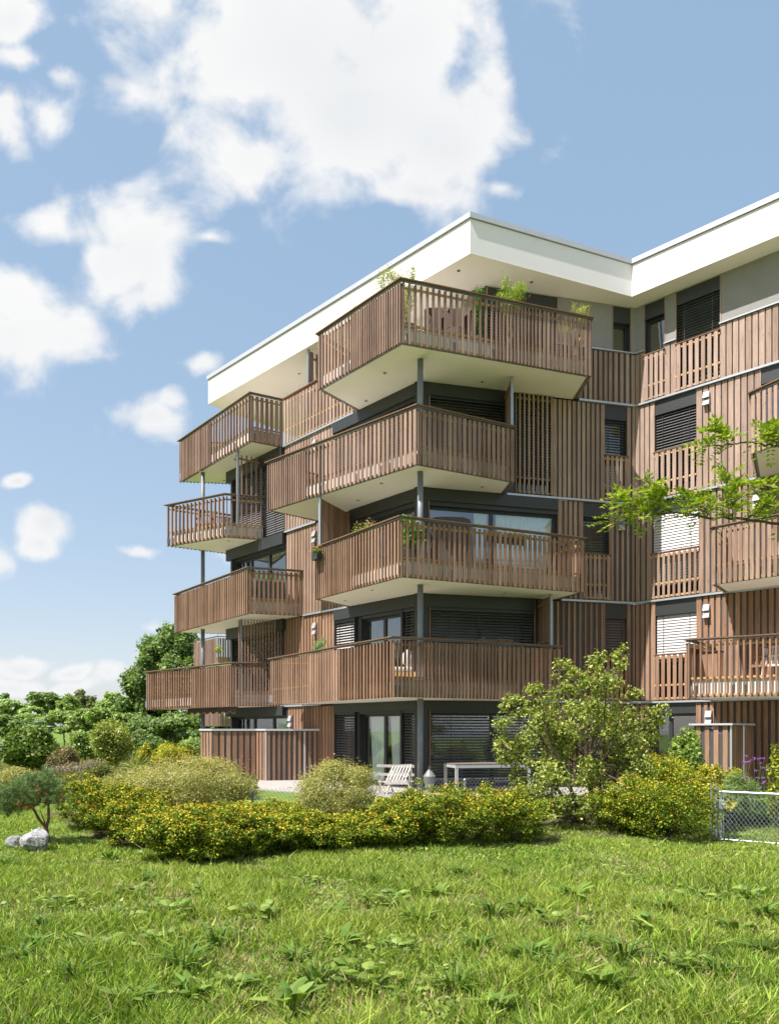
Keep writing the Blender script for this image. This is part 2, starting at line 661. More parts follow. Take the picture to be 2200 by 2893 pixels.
def window(w, k, t0, t1, blind=None, blind_to=0.0, rail=None, mull=(), curtain=None, lintel=0.38, tilt=0.9,
           railw=None, reveal=None, tall=None, doorpull=False, zb=None):
    """storey-high window: frame > pane, blind, curtain, guard slats"""
    if t0 > t1:
        t0, t1 = t1, t0
    z0 = (ZS[k - 1] + 0.035) if zb is None else zb
    z1 = ZS[k] - 0.035
    if k == 1 and zb is None:
        z0 = 0.02
    fr = MB()
    d0, d1 = -0.20, -0.13
    zl = z1 - lintel
    fw = 0.06
    xs = [t0] + [t0 + (t1 - t0) * m for m in mull] + [t1]
    w.slab(fr, t0, t0 + fw, d0, d1, z0, zl)
    w.slab(fr, t1 - fw, t1, d0, d1, z0, zl)
    for m in xs[1:-1]:
        w.slab(fr, m - 0.05, m + 0.05, d0, d1, z0, zl)
    for a, b in zip(xs[:-1], xs[1:]):
        l = a + (fw if a == t0 else 0.05)
        r = b - (fw if b == t1 else 0.05)
        w.slab(fr, l, r, d0, d1 - 0.004, z0, z0 + 0.09)
        w.slab(fr, l, r, d0, d1 - 0.004, zl - 0.07, zl)
    win = fr.build('window', M_FRAME, BLD)
    for a, b in zip(xs[:-1], xs[1:]):
        pn = MB()
        w.slab(pn, a + 0.05, b - 0.05, -0.172, -0.166, z0 + 0.06, zl - 0.05)
        pn.build('pane', M_GLASS, win)
    # reveals
    for ra_, rb_ in ((t0 - 0.03, t0 - 0.001), (t1 + 0.001, t1 + 0.03)):
        rv = MB()
        w.slab(rv, ra_, rb_, -0.25, 0.032, z0, z1)
        rv.build('reveal', reveal or (M_LINTEL if w is WL else woodfor(k)), win)
    # room behind
    rm = MB()
    dp = 1.6
    e0 = min(0.3, max(t0 - 0.045, 0.0)) if w in (WL, WM) else 0.3
    w.slab(rm, t0 - e0, t1 + 0.3, -dp, -dp + 0.04, z0 - 0.1, z1)
    w.slab(rm, t0 - e0 - 0.04, t0 - e0, -dp, -0.26, z0 - 0.1, z1)
    w.slab(rm, t1 + 0.3, t1 + 0.34, -dp, -0.26, z0 - 0.1, z1)
    w.slab(rm, t0 - e0, t1 + 0.3, -dp + 0.04, -0.26, z0 - 0.14, z0 - 0.1)
    w.slab(rm, t0 - e0, t1 + 0.3, -dp + 0.04, -0.26, z1, z1 + 0.02)
    rm.build('room', M_ROOM, win)
    lt = MB()
    w.slab(lt, t0, t1, -0.22, 0.012, zl, z1)
    lt.build('lintel', M_LINTEL, win)
    if blind is not None:
        bz = z0 + blind_to
        blind_mesh(w, t0, t1, bz, zl - 0.005, -0.055, blind, win, tilt=tilt)
    if curtain is not None:
        for a, b in curtain:
            ca, cb = t0 + (t1 - t0) * a, t0 + (t1 - t0) * b
            mb = MB()
            ns = max(8, int(abs(cb - ca) / 0.03))
            i0 = len(mb.v)
            for j in range(ns + 1):
                tt = ca + (cb - ca) * j / ns
                off = -0.235 + 0.028 * math.sin(j * 1.35) + 0.012 * math.sin(j * 0.61)
                for z, sq in ((z0 + 0.05, 0.82), (z0 + 1.0, 0.93), (zl - 0.02, 1.0)):
                    q = w.at(ca + (tt - ca) * sq, off)
                    mb.v.append(Vector((q.x, q.y, z)))
            for j in range(ns):
                for s in range(2):
                    a0 = i0 + j * 3 + s
                    mb.f.append((a0, a0 + 3, a0 + 4, a0 + 1))
            mb.build('curtain', M_CURTAIN, win, smooth=True)
    if rail:
        top = ZS[k - 1] + rail
        mb = MB()
        pitch, wd = railw or (0.165, 0.10)
        n = max(2, int(round((t1 - t0) / pitch)))
        p = (t1 - t0) / n
        for j in range(n):
            c = t0 + (j + 0.5) * p
            w.slab(mb, c - wd / 2, c + wd / 2, 0.062, 0.088, ZS[k - 1] + 0.045, top)
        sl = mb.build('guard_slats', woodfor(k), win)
        for zz in (0.07, 0.44, rail - 0.10):
            bt = MB()
            w.slab(bt, t0 - 0.01, t1 + 0.01, 0.020, 0.060, ZS[k - 1] + zz, ZS[k - 1] + zz + 0.05)
            bt.build('batten', W_BATTEN, sl)
        hr = MB()
        w.slab(hr, t0 - 0.02, t1 + 0.02, 0.015, 0.10, top + 0.003, top + 0.033)
        hr.build('handrail', W_RAIL, sl)
    if tall:
        mb = MB()
        pitch, wd = tall
        n = max(2, int(round((t1 - t0) / pitch)))
        p = (t1 - t0) / n
        for j in range(n):
            c = t0 + (j + 0.5) * p
            w.slab(mb, c - wd / 2, c + wd / 2, 0.062, 0.105, ZS[k - 1] + 0.045, z1)
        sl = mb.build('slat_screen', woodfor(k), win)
        for zz in (0.07, 0.46, z1 - ZS[k - 1] - 0.14):
            bt = MB()
            w.slab(bt, t0 - 0.01, t1 + 0.01, 0.020, 0.060, ZS[k - 1] + zz, ZS[k - 1] + zz + 0.05)
            bt.build('batten', W_SLAT, sl)
    return win


def wt(w, *px):
    return [w.t(p) for p in px]


T_IC = (IC - W0).length
# ---------------- right wing (R)
rpl = {5: (0.165, 0.132), 4: (0.163, 0.126), 3: (0.164, 0.108), 2: (0.166, 0.112), 1: (0.17, 0.100)}
a, b, c, d_ = wt(WR, 1822, 1878, 1911, 2034)
clad(WR, 5, 0.0, a, *rpl[5], plaster=True)
window(WR, 5, a, b, rail=1.33, lintel=0.42, railw=(0.165, 0.10), mull=())
clad(WR, 5, b, c, *rpl[5], plaster=True)
window(WR, 5, c, d_, blind=M_BLIND_D, blind_to=0.3, rail=1.33, lintel=0.36, tilt=0.35, railw=(0.165, 0.105))
clad(WR, 5, d_, R_END, *rpl[5], plaster=True)
a, b, c, d_ = wt(WR, 1850, 1968, 2150, 2330)
clad(WR, 4, 0.0, a, *rpl[4])
window(WR, 4, a, b, blind=M_BLIND_D, blind_to=0.5, rail=1.31, lintel=0.40, tilt=0.7, railw=(0.165, 0.10))
clad(WR, 4, b, c, *rpl[4])
window(WR, 4, c, d_, mull=(0.5,), lintel=0.40)
clad(WR, 4, d_, R_END, *rpl[4])
a, b = wt(WR, 1842, 1974)
clad(WR, 3, 0.0, a, *rpl[3])
window(WR, 3, a, b, blind=M_BLIND_L, blind_to=0.36, rail=1.31, lintel=0.30, tilt=1.28, railw=(0.15, 0.07))
clad(WR, 3, b, R_END, *rpl[3])
a, b = wt(WR, 1852, 1968)
clad(WR, 2, 0.0, a, *rpl[2])
window(WR, 2, a, b, blind=M_BLIND_L, blind_to=1.05, rail=1.31, lintel=0.40, tilt=1.28, railw=(0.165, 0.10))
clad(WR, 2, b, R_END, *rpl[2])
a, b = wt(WR, 1834, 1967)
clad(WR, 1, 0.0, a, *rpl[1])
window(WR, 1, a, b, mull=(0.42,), lintel=0.30)
clad(WR, 1, b, R_END, *rpl[1])
# ---------------- middle facade (M)
t0 = 0.16
a, b, c, d_ = wt(WM, 1215, 1573, 1730, 1779)
a = WM.t(1376)
panel(WM, 1.02, a + 0.1, ZS[4] + 0.2, ZS[5] - 0.004, off=-1.3, mat=M_SOFFIT, name='plaster_wall')
panel(WM, a - 0.06, a - 0.001, ZS[4] + 0.2, ZS[5] - 0.004, off=0.0, mat=M_LINTEL, th=1.29)
window(WM, 5, a, b, blind=M_BLIND_D, blind_to=0.1, lintel=0.42, tilt=0.8, mull=(0.5,))
clad(WM, 5, b, c, 0.165, 0.098, plaster=True)
window(WM, 5, c, d_, lintel=0.45, zb=ZS[4] + 1.52)
pb = wt(WM, 1730, 1779)
pm = MB()
WM.slab(pm, pb[0], pb[1], -0.16, 0.0, ZS[4] + 0.035, ZS[4] + 1.50)
wallp = pm.build('wall_backing', M_BACK, BLD)
pm = MB()
for j in range(3):
    cc = pb[0] + (j + 0.5) * (pb[1] - pb[0]) / 3
    WM.slab(pm, cc - 0.05, cc + 0.05, 0.003, 0.031, ZS[4] + 0.045, ZS[4] + 1.49)
pm.build('board_cladding', W_TOP, wallp)
pm = MB()
WM.slab(pm, pb[0], pb[1], 0.003, 0.075, ZS[4] + 1.491, ZS[4] + 1.524)
pm.build('flashing', M_BAND, BLD)
clad(WM, 5, d_, T_IC, 0.165, 0.098, plaster=True)
a, b, c, d_, e, f, g = wt(WM, 1214, 1427, 1458, 1560, 1706, 1770, 1790)
panel(WM, 0.0, a, ZS[3], ZS[4] - 0.004)
window(WM, 4, a, b, blind=M_BLIND_D, blind_to=0.02, lintel=0.36, tilt=0.55, mull=(0.5,))
panel(WM, b, c, ZS[3], ZS[4] - 0.004)
window(WM, 4, c, d_, blind=M_BLIND_D, blind_to=0.45, lintel=0.2, tilt=0.85, tall=(0.14, 0.05))
clad(WM, 4, d_, e, 0.150, 0.092)
window(WM, 4, e, f, blind=M_BLIND_D, blind_to=0.02, rail=1.31, lintel=0.42, tilt=0.25, railw=(0.15, 0.085))
clad(WM, 4, f, T_IC, 0.155, 0.09)
a, b, c, d_, e, f = wt(WM, 1212, 1385, 1556, 1575, 1645, 1720)
panel(WM, 0.0, a, ZS[2], ZS[3] - 0.004)
window(WM, 3, a, d_, lintel=0.42, mull=(0.487,), curtain=[(0.36, 0.47), (0.53, 0.98)])
clad(WM, 3, d_, e, 0.165, 0.10)
window(WM, 3, e, f, blind=M_BLIND_D, blind_to=0.3, rail=1.31, lintel=0.42, tilt=0.3, railw=(0.15, 0.085))
clad(WM, 3, f, T_IC, 0.166, 0.072)
a, b, c, d_, e, f = wt(WM, 1215, 1356, 1508, 1518, 1707, 1770)
panel(WM, 0.0, a, ZS[1], ZS[2] - 0.004)
window(WM, 2, a, c, blind=M_BLIND_D, blind_to=0.02, lintel=0.40, tilt=0.55, mull=(0.482,))
panel(WM, c, d_, ZS[1], ZS[2] - 0.004)
clad(WM, 2, d_, e, 0.166, 0.064)
window(WM, 2, e, f, blind=M_BLIND_B, blind_to=0.9, rail=1.31, lintel=0.44, tilt=1.1, railw=(0.15, 0.085))
clad(WM, 2, f, T_IC, 0.166, 0.07)
a, b, c, d_ = wt(WM, 1215, 1391, 1535, 1548)
panel(WM, 0.0, a, 0.0, ZS[1] - 0.004)
window(WM, 1, a, c, blind=M_BLIND_D, blind_to=0.02, lintel=0.30, tilt=0.55, mull=(0.55,))
clad(WM, 1, c, T_IC, 0.166, 0.075)
# ---------------- left wing (L), t grows to the left
lp = (0.158, 0.118)
a, b, c, d_ = wt(WL, 1180, 1045, 1010, 940)
panel(WL, 0.70, 2.62, ZS[4] + 0.2, ZS[5] - 0.004, off=-1.5, mat=M_SOFFIT, name='plaster_wall')
# roof terrace behind the slat parapet of the left wing: set-back wall and deck
pl = MB()
WL.slab(pl, 2.62, L_END, -3.4, -3.25, ZS[4], ZS[5] - 0.004)
pl.build('plaster_wall', M_PLASTER, BLD)
pl = MB()
WL.slab(pl, 2.45, 2.60, -3.25, -0.17, ZS[4] + 0.2, ZS[5] - 0.004)
pl.build('plaster_wall', M_PLASTER, BLD)
pl = MB()
WL.slab(pl, 0.2, L_END, -3.5, -0.17, ZS[4] + 0.02, ZS[4] + 0.19)
pl.build('terrace_deck', M_SOFFIT, BLD)
a, b, c = wt(WL, 1180, 944, 806)
panel(WL, 0.0, a, ZS[3], ZS[4] - 0.004)
window(WL, 4, a, b, blind=M_BLIND_L, blind_to=0.02, lintel=0.40, tilt=0.7, mull=(0.33, 0.66))
clad(WL, 4, b, c, *lp)
window(WL, 4, c + 0.04, L_END - 0.15, blind=M_BLIND_D, blind_to=0.02, lintel=0.42, tilt=1.0, mull=(0.5,))
a, b, c = wt(WL, 1180, 992, 811)
panel(WL, 0.0, a, ZS[2], ZS[3] - 0.004)
window(WL, 3, a, b, lintel=0.42, mull=(0.33, 0.66))
clad(WL, 3, b, c, *lp)
window(WL, 3, c + 0.04, L_END - 0.15, lintel=0.42, mull=(0.36, 0.70))
a, b, c, d_, e, f, g = wt(WL, 1180, 1139, 1136, 1022, 1002, 947, 804)
panel(WL, 0.0, a, ZS[1], ZS[2] - 0.004)
window(WL, 2, a, b, blind=M_BLIND_D, blind_to=0.02, lintel=0.40, tilt=0.55)
window(WL, 2, c + 0.03, d_, lintel=0.40, mull=(0.5,))
panel(WL, d_ + 0.03, e - 0.03, ZS[1], ZS[2] - 0.004, off=-0.06)
window(WL, 2, e, f, blind=M_BLIND_L, blind_to=0.02, lintel=0.40, tilt=0.75)
clad(WL, 2, f, g, *lp)
window(WL, 2, g + 0.04, L_END - 0.15, blind=M_BLIND_D, blind_to=0.02, lintel=0.42, tilt=0.55, mull=(0.4,))
a, b, c, d_, e, f, g = wt(WL, 1180, 1137, 1134, 1016, 1002, 947, 815)
panel(WL, 0.0, a, 0.0, ZS[1] - 0.004)
window(WL, 1, a, b, blind=M_BLIND_D, blind_to=0.02, lintel=0.30, tilt=0.55)
window(WL, 1, c + 0.03, d_, lintel=0.30, mull=(0.45,), curtain=[(0.02, 0.40), (0.52, 0.86)])
panel(WL, d_ + 0.03, e - 0.03, -0.2, ZS[1] - 0.004, off=-0.06)
window(WL, 1, e, f, blind=M_BLIND_D, blind_to=0.02, lintel=0.30, tilt=0.55)
clad(WL, 1, f, g, *lp)
window(WL, 1, g + 0.04, L_END - 0.15, lintel=0.30, mull=(0.3, 0.65), curtain=[(0.1, 0.28)])
# ---------------- gable at the far end of the left wing
LE = WL.at(L_END)
WG = Wall(LE, (0.70, 0.715), (-1, 1))
for k in range(1, 5):
    clad(WG, k, 0.0, 6.0, 0.166, 0.10)
# ---------------- storey bands
b4 = WL.t(1003), WL.t(803)
band(WL, b4[0], b4[1], ZS[4])
band(WL, WL.t(896), WL.t(747), ZS[3])
band(WL, WL.t(985), WL.t(860), ZS[2])
band(WL, WL.t(908), WL.t(795), ZS[1])
for k, px in ((4, 1632), (3, 1429), (2, 1582), (1, 1540)):
    band(WM, WM.t(px), T_IC - 0.07, ZS[k])
for k in (4, 3, 2, 1):
    band(WR, 0.005, R_END, ZS[k])
# ---------------- dark lintel beams that meet at the corner
for k in (1, 2, 3, 4):
    h_ = 0.34 if k > 1 else 0.26
    tl = {4: WL.t(944), 3: WL.t(992), 2: WL.t(947), 1: WL.t(947)}[k]
    tr = {4: WM.t(1427), 3: WM.t(1573), 2: WM.t(1506), 1: WM.t(1535)}[k]
    mb = MB()
    WL.slab(mb, -0.06, tl - 0.002, 0.033, 0.075, ZS[k] - h_, ZS[k] - 0.004)
    mb.build('lintel_beam', M_LINTEL, BLD)
    mb = MB()
    WM.slab(mb, 0.06, tr, 0.033, 0.073, ZS[k] - h_ - 0.003, ZS[k] - 0.007)
    mb.build('lintel_beam', M_LINTEL, BLD)
    mb = MB()
    WL.slab(mb, WL.t(810 if k != 4 else 806) + 0.03, L_END + 0.1, 0.033, 0.16, ZS[k] - h_ - 0.05, ZS[k] - 0.004)
    mb.build('lintel_beam', M_LINTEL, BLD)
# corner post
mb = MB()
mb.prism([W0 + Vector((-0.16, -0.02)), W0 + Vector((0.0, -0.10)), W0 + Vector((0.18, -0.02)), W0 + Vector((0.05, 0.25))], 0.0, ZS[4] - 0.01)
mb.build('corner_post', M_LINTEL, BLD)
# floors inside (close the storeys)
for k in (1, 2, 3, 4):
    mb = MB()
    cpt = [W0 + Vector((0.0, 0.45)), IC + Vector((-0.05, 0.45)), WR.at(R_END, -0.4), WR.at(R_END, -5), Vector((5, 32)), WL.at(L_END - 0.4, -4.5), WL.at(L_END - 0.4, -0.4)]
    mb.prism(cpt, ZS[k] - 0.02, ZS[k] + 0.015)
    mb.build('floor_slab', M_ROOM, BLD)

# ---------------- roof
RC = bp(1328, 715, HS[5])
RI = bp(1784, 837.5, HS[5])
RR = bp(2200, 664, HS[5])
RL = bp(588, 1141, HS[5])
RRx = RI + (RR - RI).normalized() * 9.5
ROOF = [RL, RC, RI, RRx, RRx + Vector((5, 5)), Vector((4, 36)), RL + Vector((1.2, 1.35)) * 3]
ZT = H + 13.26
mb = MB()
mb.prism(ROOF, ZS[5], ZS[5] + 0.03)
mb.build('soffit', M_SOFFIT, BLD)
ra = 0.22


def shrink(poly, dist):
    """inset a polygon (CCW or CW), mitred"""
    n = len(poly)
    area = sum(poly[k][0] * poly[(k + 1) % n][1] - poly[(k + 1) % n][0] * poly[k][1] for k in range(n))
    sgn = 1 if area > 0 else -1
    out = []
    for i in range(n):
        p0, p1, p2 = Vector(poly[i - 1]), Vector(poly[i]), Vector(poly[(i + 1) % n])
        d1 = (p1 - p0).normalized()
        d2 = (p2 - p1).normalized()
        n1 = Vector((-d1.y, d1.x)) * sgn
        n2 = Vector((-d2.y, d2.x)) * sgn
        m = (n1 + n2)
        m = m / max(m.dot(n1), 0.25)
        out.append(p1 + m * dist)
    return out


mb = MB()
mb.prism(shrink(ROOF, 0.002), ZS[5] + 0.03, ZT - 0.150)
mb.build('roof_edge', M_WHITE, BLD)
for A_, B_, fr_ in ((RI, RRx, (0.085, 0.285, 0.5, 0.72)), (RC, RL, (0.2, 0.42, 0.64, 0.86)), (RC, RI, (0.36, 0.72))):
    dj = (B_ - A_).normalized()
    nj = Vector((dj.y, -dj.x))
    if nj.y > 0:
        nj = -nj
    for f_ in fr_:
        q = A_.lerp(B_, f_) - nj * 0.01
        mb = MB()
        mb.hexa((q.x, q.y, ZS[5] + 0.032), (dj.x * 0.005, dj.y * 0.005, 0), (nj.x * 0.0085, nj.y * 0.0085, 0), (0, 0, ZT - 0.152 - ZS[5] - 0.032))
        mb.build('fascia_joint', M_SOFFIT, BLD)
mb = MB()
mb.prism(shrink(ROOF, 0.03), ZT - 0.150, ZT - 0.135)
mb.build('shadow_gap', M_DARK, BLD)
mb = MB()
mb.prism(shrink(ROOF, -0.045), ZT - 0.135, ZT)
mb.build('roof_cap', M_CAP, BLD)


def downlight(x, y, z, parent):
    mb = MB()
    mb.lathe((x, y, z), [(0.055, -0.008), (0.055, 0.004)], 16)
    r_ = mb.build('downlight', M_CAP, parent)
    mb = MB()
    mb.lathe((x, y, z), [(0.036, -0.011), (0.036, -0.0085)], 14)
    mb.build('lens', M_FRAME, r_)


for px, py in ((1295, 764), (1501, 796), (845, 1055)):
    p = bp(px, py, HS[5])
    downlight(p.x, p.y, ZS[5], BLD)


# ---------------- ventilation boxes
def vent(w, px, ztop):
    t = w.t(px)
    mb = MB()
    for q in range(2):
        zz = ztop - 0.19 * (q + 1)
        a = w.at(t - 0.085, 0.032)
        i = len(mb.v)
        for s in (0, 1):
            base = a + w.d * (0.17 * s)
            for o_, z_ in ((0, 0), (0.115, 0.0), (0.055, 0.175), (0, 0.175)):
                pz = base + w.n * o_
                mb.v.append(Vector((pz.x, pz.y, zz + z_)))
        mb.f += [(i, i + 1, i + 2, i + 3), (i + 7, i + 6, i + 5, i + 4), (i, i + 4, i + 5, i + 1), (i + 1, i + 5, i + 6, i + 2), (i + 2, i + 6, i + 7, i + 3), (i + 3, i + 7, i + 4, i)]
    mb.build('vent_box', M_VENT, BLD)


def zon(w, px, py):
    p = w.at(w.t(px))
    return zat(py, p.y)


for w, px, py in ((WR, 1998, 1107), (WR, 1998, 1707), (WR, 2004, 2007), (WR, 2140, 1396), (WM, 1751, 1463),
                  (WL, 893, 1500), (WL, 894, 1759), (WL, 825, 2021), (WL, 894, 1243)):
    vent(w, px, zon(w, px, py))


# ---------------- balconies
def offset_line(pts, dist):
    """offset an open polyline to its left by dist, mitred"""
    out = []
    n = len(pts)
    for i in range(n):
        if i == 0:
            d = (pts[1] - pts[0]).normalized()
            m = Vector((-d.y, d.x))
        elif i == n - 1:
            d = (pts[-1] - pts[-2]).normalized()
            m = Vector((-d.y, d.x))
        else:
            d1 = (pts[i] - pts[i - 1]).normalized()
            d2 = (pts[i + 1] - pts[i]).normalized()
            n1 = Vector((-d1.y, d1.x))
            n2 = Vector((-d2.y, d2.x))
            m = n1 + n2
            m = m / max(m.dot(n1), 0.3)
        out.append(pts[i] + m * dist)
    return out


def ribbon(mb, pts, o0, o1, z0, z1):
    A = offset_line(pts, o0)
    B = offset_line(pts, o1)
    n = len(pts)
    i = len(mb.v)
    for z in (z0, z1):
        mb.v += [Vector((p.x, p.y, z)) for p in A] + [Vector((p.x, p.y, z)) for p in B]
    for k in range(n - 1):
        a0, a1, b0, b1 = i + k, i + k + 1, i + n + k, i + n + k + 1
        c0, c1, e0, e1 = a0 + 2 * n, a1 + 2 * n, b0 + 2 * n, b1 + 2 * n
        mb.f += [(a0, a1, c1, c0), (b1, b0, e0, e1), (c0, c1, e1, e0), (a0, b0, b1, a1)]
    mb.f += [(i, i + 2 * n, i + 3 * n, i + n), (i + n - 1, i + 2 * n - 1, i + 4 * n - 1, i + 3 * n - 1)]


BALC = {}


def balcony(key, lev, pts, inner, faces, rail=1.45, label=None, lights=(), tall=None, wood_=None, slat_mat=None, plates=True):
    """pts run left to right seen from the garden, so the inside lies on the left of the line (+offset)"""
    Z = ZS[lev]
    pts = [Vector(p) for p in pts]
    ctr = sum((p for p in list(pts) + list(inner)), Vector((0, 0))) / (len(pts) + len(inner))
    mid = (pts[len(pts) // 2 - 1] + pts[len(pts) // 2]) / 2
    d = (pts[len(pts) // 2] - pts[len(pts) // 2 - 1])
    sgn = 1 if Vector((-d.y, d.x)).dot(ctr - mid) > 0 else -1
    if sgn < 0:
        pts = pts[::-1]
        faces = [None if f is None else [(1 - q[0],) + tuple(q[1:]) for q in f] for f in faces[::-1]]
        fx = []
        for f in faces:
            if f is None:
                fx.append(None)
                continue
            ends = [q[0] for q in f]         # complements of the old ends
            starts = [1.0] + ends[:-1]       # complement of the old starts
            fx.append([(starts[i],) + tuple(f[i][1:]) for i in range(len(f) - 1, -1, -1)])
        faces = fx
    sm = slat_mat or (W_SLAT if lev >= 3 else W_SLATLOW)
    slabpts = offset_line(pts, 0.125)
    if sgn > 0:
        poly = slabpts + [Vector(p) for p in inner]
    else:
        poly = slabpts + [Vector(p) for p in inner[::-1]]
    mb = MB()
    mb.prism(poly, Z, Z + 0.375)
    slab = mb.build('balcony', M_SOFFIT, BLD)
    if label:
        slab['label'] = label
    mb = MB()
    ribbon(mb, pts, 0.118, 0.20, Z + 0.378, Z + 0.43)
    mb.build('coping', M_CONC, slab)
    # slats
    sl = MB()
    rs = random.Random(len(key) * 77 + lev)
    for i, f in enumerate(faces):
        if f is None:
            continue
        A, B = pts[i], pts[i + 1]
        Lg = (B - A).length
        dr = (B - A).normalized()
        nn = Vector((-dr.y, dr.x))
        f0 = 0.0
        for end, pitch, wd, dp in f:
            l0, l1 = f0 * Lg, end * Lg
            f0 = end
            n = max(1, int(round((l1 - l0) / pitch)))
            p = (l1 - l0) / n
            for j in range(n):
                c = l0 + (j + 0.5) * p + rs.uniform(-0.004, 0.004)
                wd_ = wd * 0.89
                o = A + dr * (c - wd_ / 2) + nn * rs.uniform(0, 0.003)
                z1 = Z + rail - 0.085 + rs.uniform(-0.004, 0.006)
                if tall and i == tall[0]:
                    fr_ = c / Lg
                    if (tall[1] >= 0 and fr_ > tall[1]) or (tall[1] < 0 and fr_ < -tall[1]):
                        z1 = ZS[lev + 1] - 0.03
                sl.hexa((o.x, o.y, Z - 0.012 + rs.uniform(-0.004, 0.004)), (dr.x * wd_, dr.y * wd_, 0), (nn.x * dp, nn.y * dp, 0), (0, 0, z1 - Z))
    s_ = sl.build('railing_slats', sm, slab)
    for zz in (0.035, 0.45, rail - 0.20):
        mb = MB()
        ribbon(mb, pts, 0.074, 0.112, Z + zz, Z + zz + 0.05)
        mb.build('batten', W_BATTEN, s_)
    mb = MB()
    ribbon(mb, pts, -0.045, 0.105, Z + rail - 0.028, Z + rail)
    hr = mb.build('handrail', W_RAIL, slab)
    mb = MB()
    ribbon(mb, pts, 0.01, 0.07, Z + rail - 0.052, Z + rail - 0.030)
    mb.build('rail_profile', M_COLUMN, hr)
    # galvanised posts and bracket plates
    for i in range(len(pts) - 1):
        A, B = pts[i], pts[i + 1]
        Lg = (B - A).length
        if Lg < 0.5:
            continue
        dr = (B - A).normalized()
        nn = Vector((-dr.y, dr.x))
        n = max(1, int(round(Lg / 1.25)))
        for j in range(n + 1):
            c = min(max(j * Lg / n, 0.09), Lg - 0.09)
            o = A + dr * (c - 0.012) + nn * 0.062
            MB().hexa((o.x, o.y, Z + 0.05), (dr.x * 0.024, dr.y * 0.024, 0), (nn.x * 0.010, nn.y * 0.010, 0), (0, 0, rail - 0.11)).build('railing_post', M_STEEL, slab)
            if plates:
                for s in (-0.16, 0.10):
                    o = A + dr * (min(max(c + s, 0.02), Lg - 0.1)) + nn * 0.1165
                    MB().hexa((o.x, o.y, Z + 0.07), (dr.x * 0.075, dr.y * 0.075, 0), (nn.x * 0.006, nn.y * 0.006, 0), (0, 0, 0.22)).build('bracket_plate', M_STEEL, slab)
    # dark drip edge under the slats
    mb = MB()
    ribbon(mb, pts, 0.078, 0.122, Z - 0.004, Z + 0.030)
    mb.build('drip_edge', M_COLUMN, slab)
    for px, py in lights:
        p = bp(px, py, HS[lev])
        downlight(p.x, p.y, Z, slab)
    BALC[key] = (Z, pts)
    return slab


def onwall(w, px):
    return w.at(w.t(px), 0.034)


def ins(w, px, off=-0.1):
    return w.at(w.t(px), off)


N = (0.05, 0.06)
balcony('main5', 4, [onwall(WL, 1012), bp(896, 1100, HS[4]), bp(1131, 965, HS[4]), bp(1672, 1060.5, HS[4]), onwall(WM, 1627)],
        [W0 + Vector((0.02, -0.02))],
        [[(1, 0.105, 0.05, 0.06)], [(0.42, 0.147, 0.085, 0.03), (1, 0.093, 0.046, 0.06)],
         [(0.47, 0.158, 0.055, 0.06), (0.70, 0.100, 0.05, 0.06), (1, 0.128, 0.076, 0.03)], [(1, 0.13, 0.07, 0.03)]],
        rail=1.54, lights=((1087, 1053), (1362, 1078), (1034, 1132)), label='topmost corner balcony with narrow and wide slats')
balcony('main4', 3, [onwall(WL, 899), bp(753, 1443, HS[3]), bp(1177.5, 1309, HS[3]), bp(1454, 1360, HS[3]), onwall(WM, 1425)],
        [W0 + Vector((0.02, -0.02))],
        [[(1, 0.11, 0.05, 0.06)], [(0.30, 0.10, 0.046, 0.06), (0.46, 0.165, 0.05, 0.06), (1, 0.152, 0.103, 0.03)],
         [(1, 0.147, 0.105, 0.03)], [(1, 0.147, 0.1, 0.03)]],
        rail=1.45, lights=((1077, 1365), (1362, 1375), (1011, 1413)))
balcony('main3', 2, [onwall(WL, 987), bp(887, 1693, HS[2]), bp(1129, 1628, HS[2]), bp(1652.5, 1673, HS[2]), onwall(WM, 1575)],
        [W0 + Vector((0.02, -0.02))],
        [[(1, 0.10, 0.05, 0.06)], [(0.45, 0.105, 0.05, 0.06), (1, 0.135, 0.07, 0.04)],
         [(0.42, 0.145, 0.066, 0.045), (1, 0.151, 0.095, 0.03)], [(1, 0.15, 0.09, 0.03)]],
        rail=1.45, lights=((1051, 1667), (1425, 1675), (975, 1697)))
balcony('main2', 1, [onwall(WL, 906), (atx(762, 24.3), 24.3), (atx(1108, 18.65), 18.65), (atx(1585, 20.75), 20.75), onwall(WM, 1545)],
        [W0 + Vector((0.02, -0.02))],
        [[(1, 0.12, 0.06, 0.05)], [(0.38, 0.142, 0.078, 0.03), (0.62, 0.155, 0.128, 0.03), (1, 0.150, 0.056, 0.07)],
         [(0.60, 0.102, 0.046, 0.06), (1, 0.147, 0.105, 0.03)], [(1, 0.147, 0.1, 0.03)]],
        rail=1.45)
g1 = WG.at(1.2, 0.034)
balcony('left5', 4, [WG.at(2.2, 0.034), bp(505, 1362, HS[4]), bp(706, 1244, HS[4]), onwall(WL, 804)],
        [LE + Vector((0.03, 0.0))],
        [[(1, 0.13, 0.06, 0.05)], [(0.46, 0.122, 0.062, 0.08), (1, 0.215, 0.055, 0.06)], [(1, 0.158, 0.118, 0.03)]],
        rail=1.56, lights=((664, 1297), (633, 1357)))
balcony('left4', 3, [WG.at(2.4, 0.034), bp(468, 1543, HS[3]), bp(634, 1516, HS[3]), onwall(WL, 747)],
        [LE + Vector((0.03, 0.0))],
        [[(1, 0.14, 0.055, 0.06)], [(1, 0.185, 0.056, 0.07)], [(1, 0.155, 0.05, 0.06)]],
        rail=1.46, lights=((646, 1528),), tall=(2, 0.28))
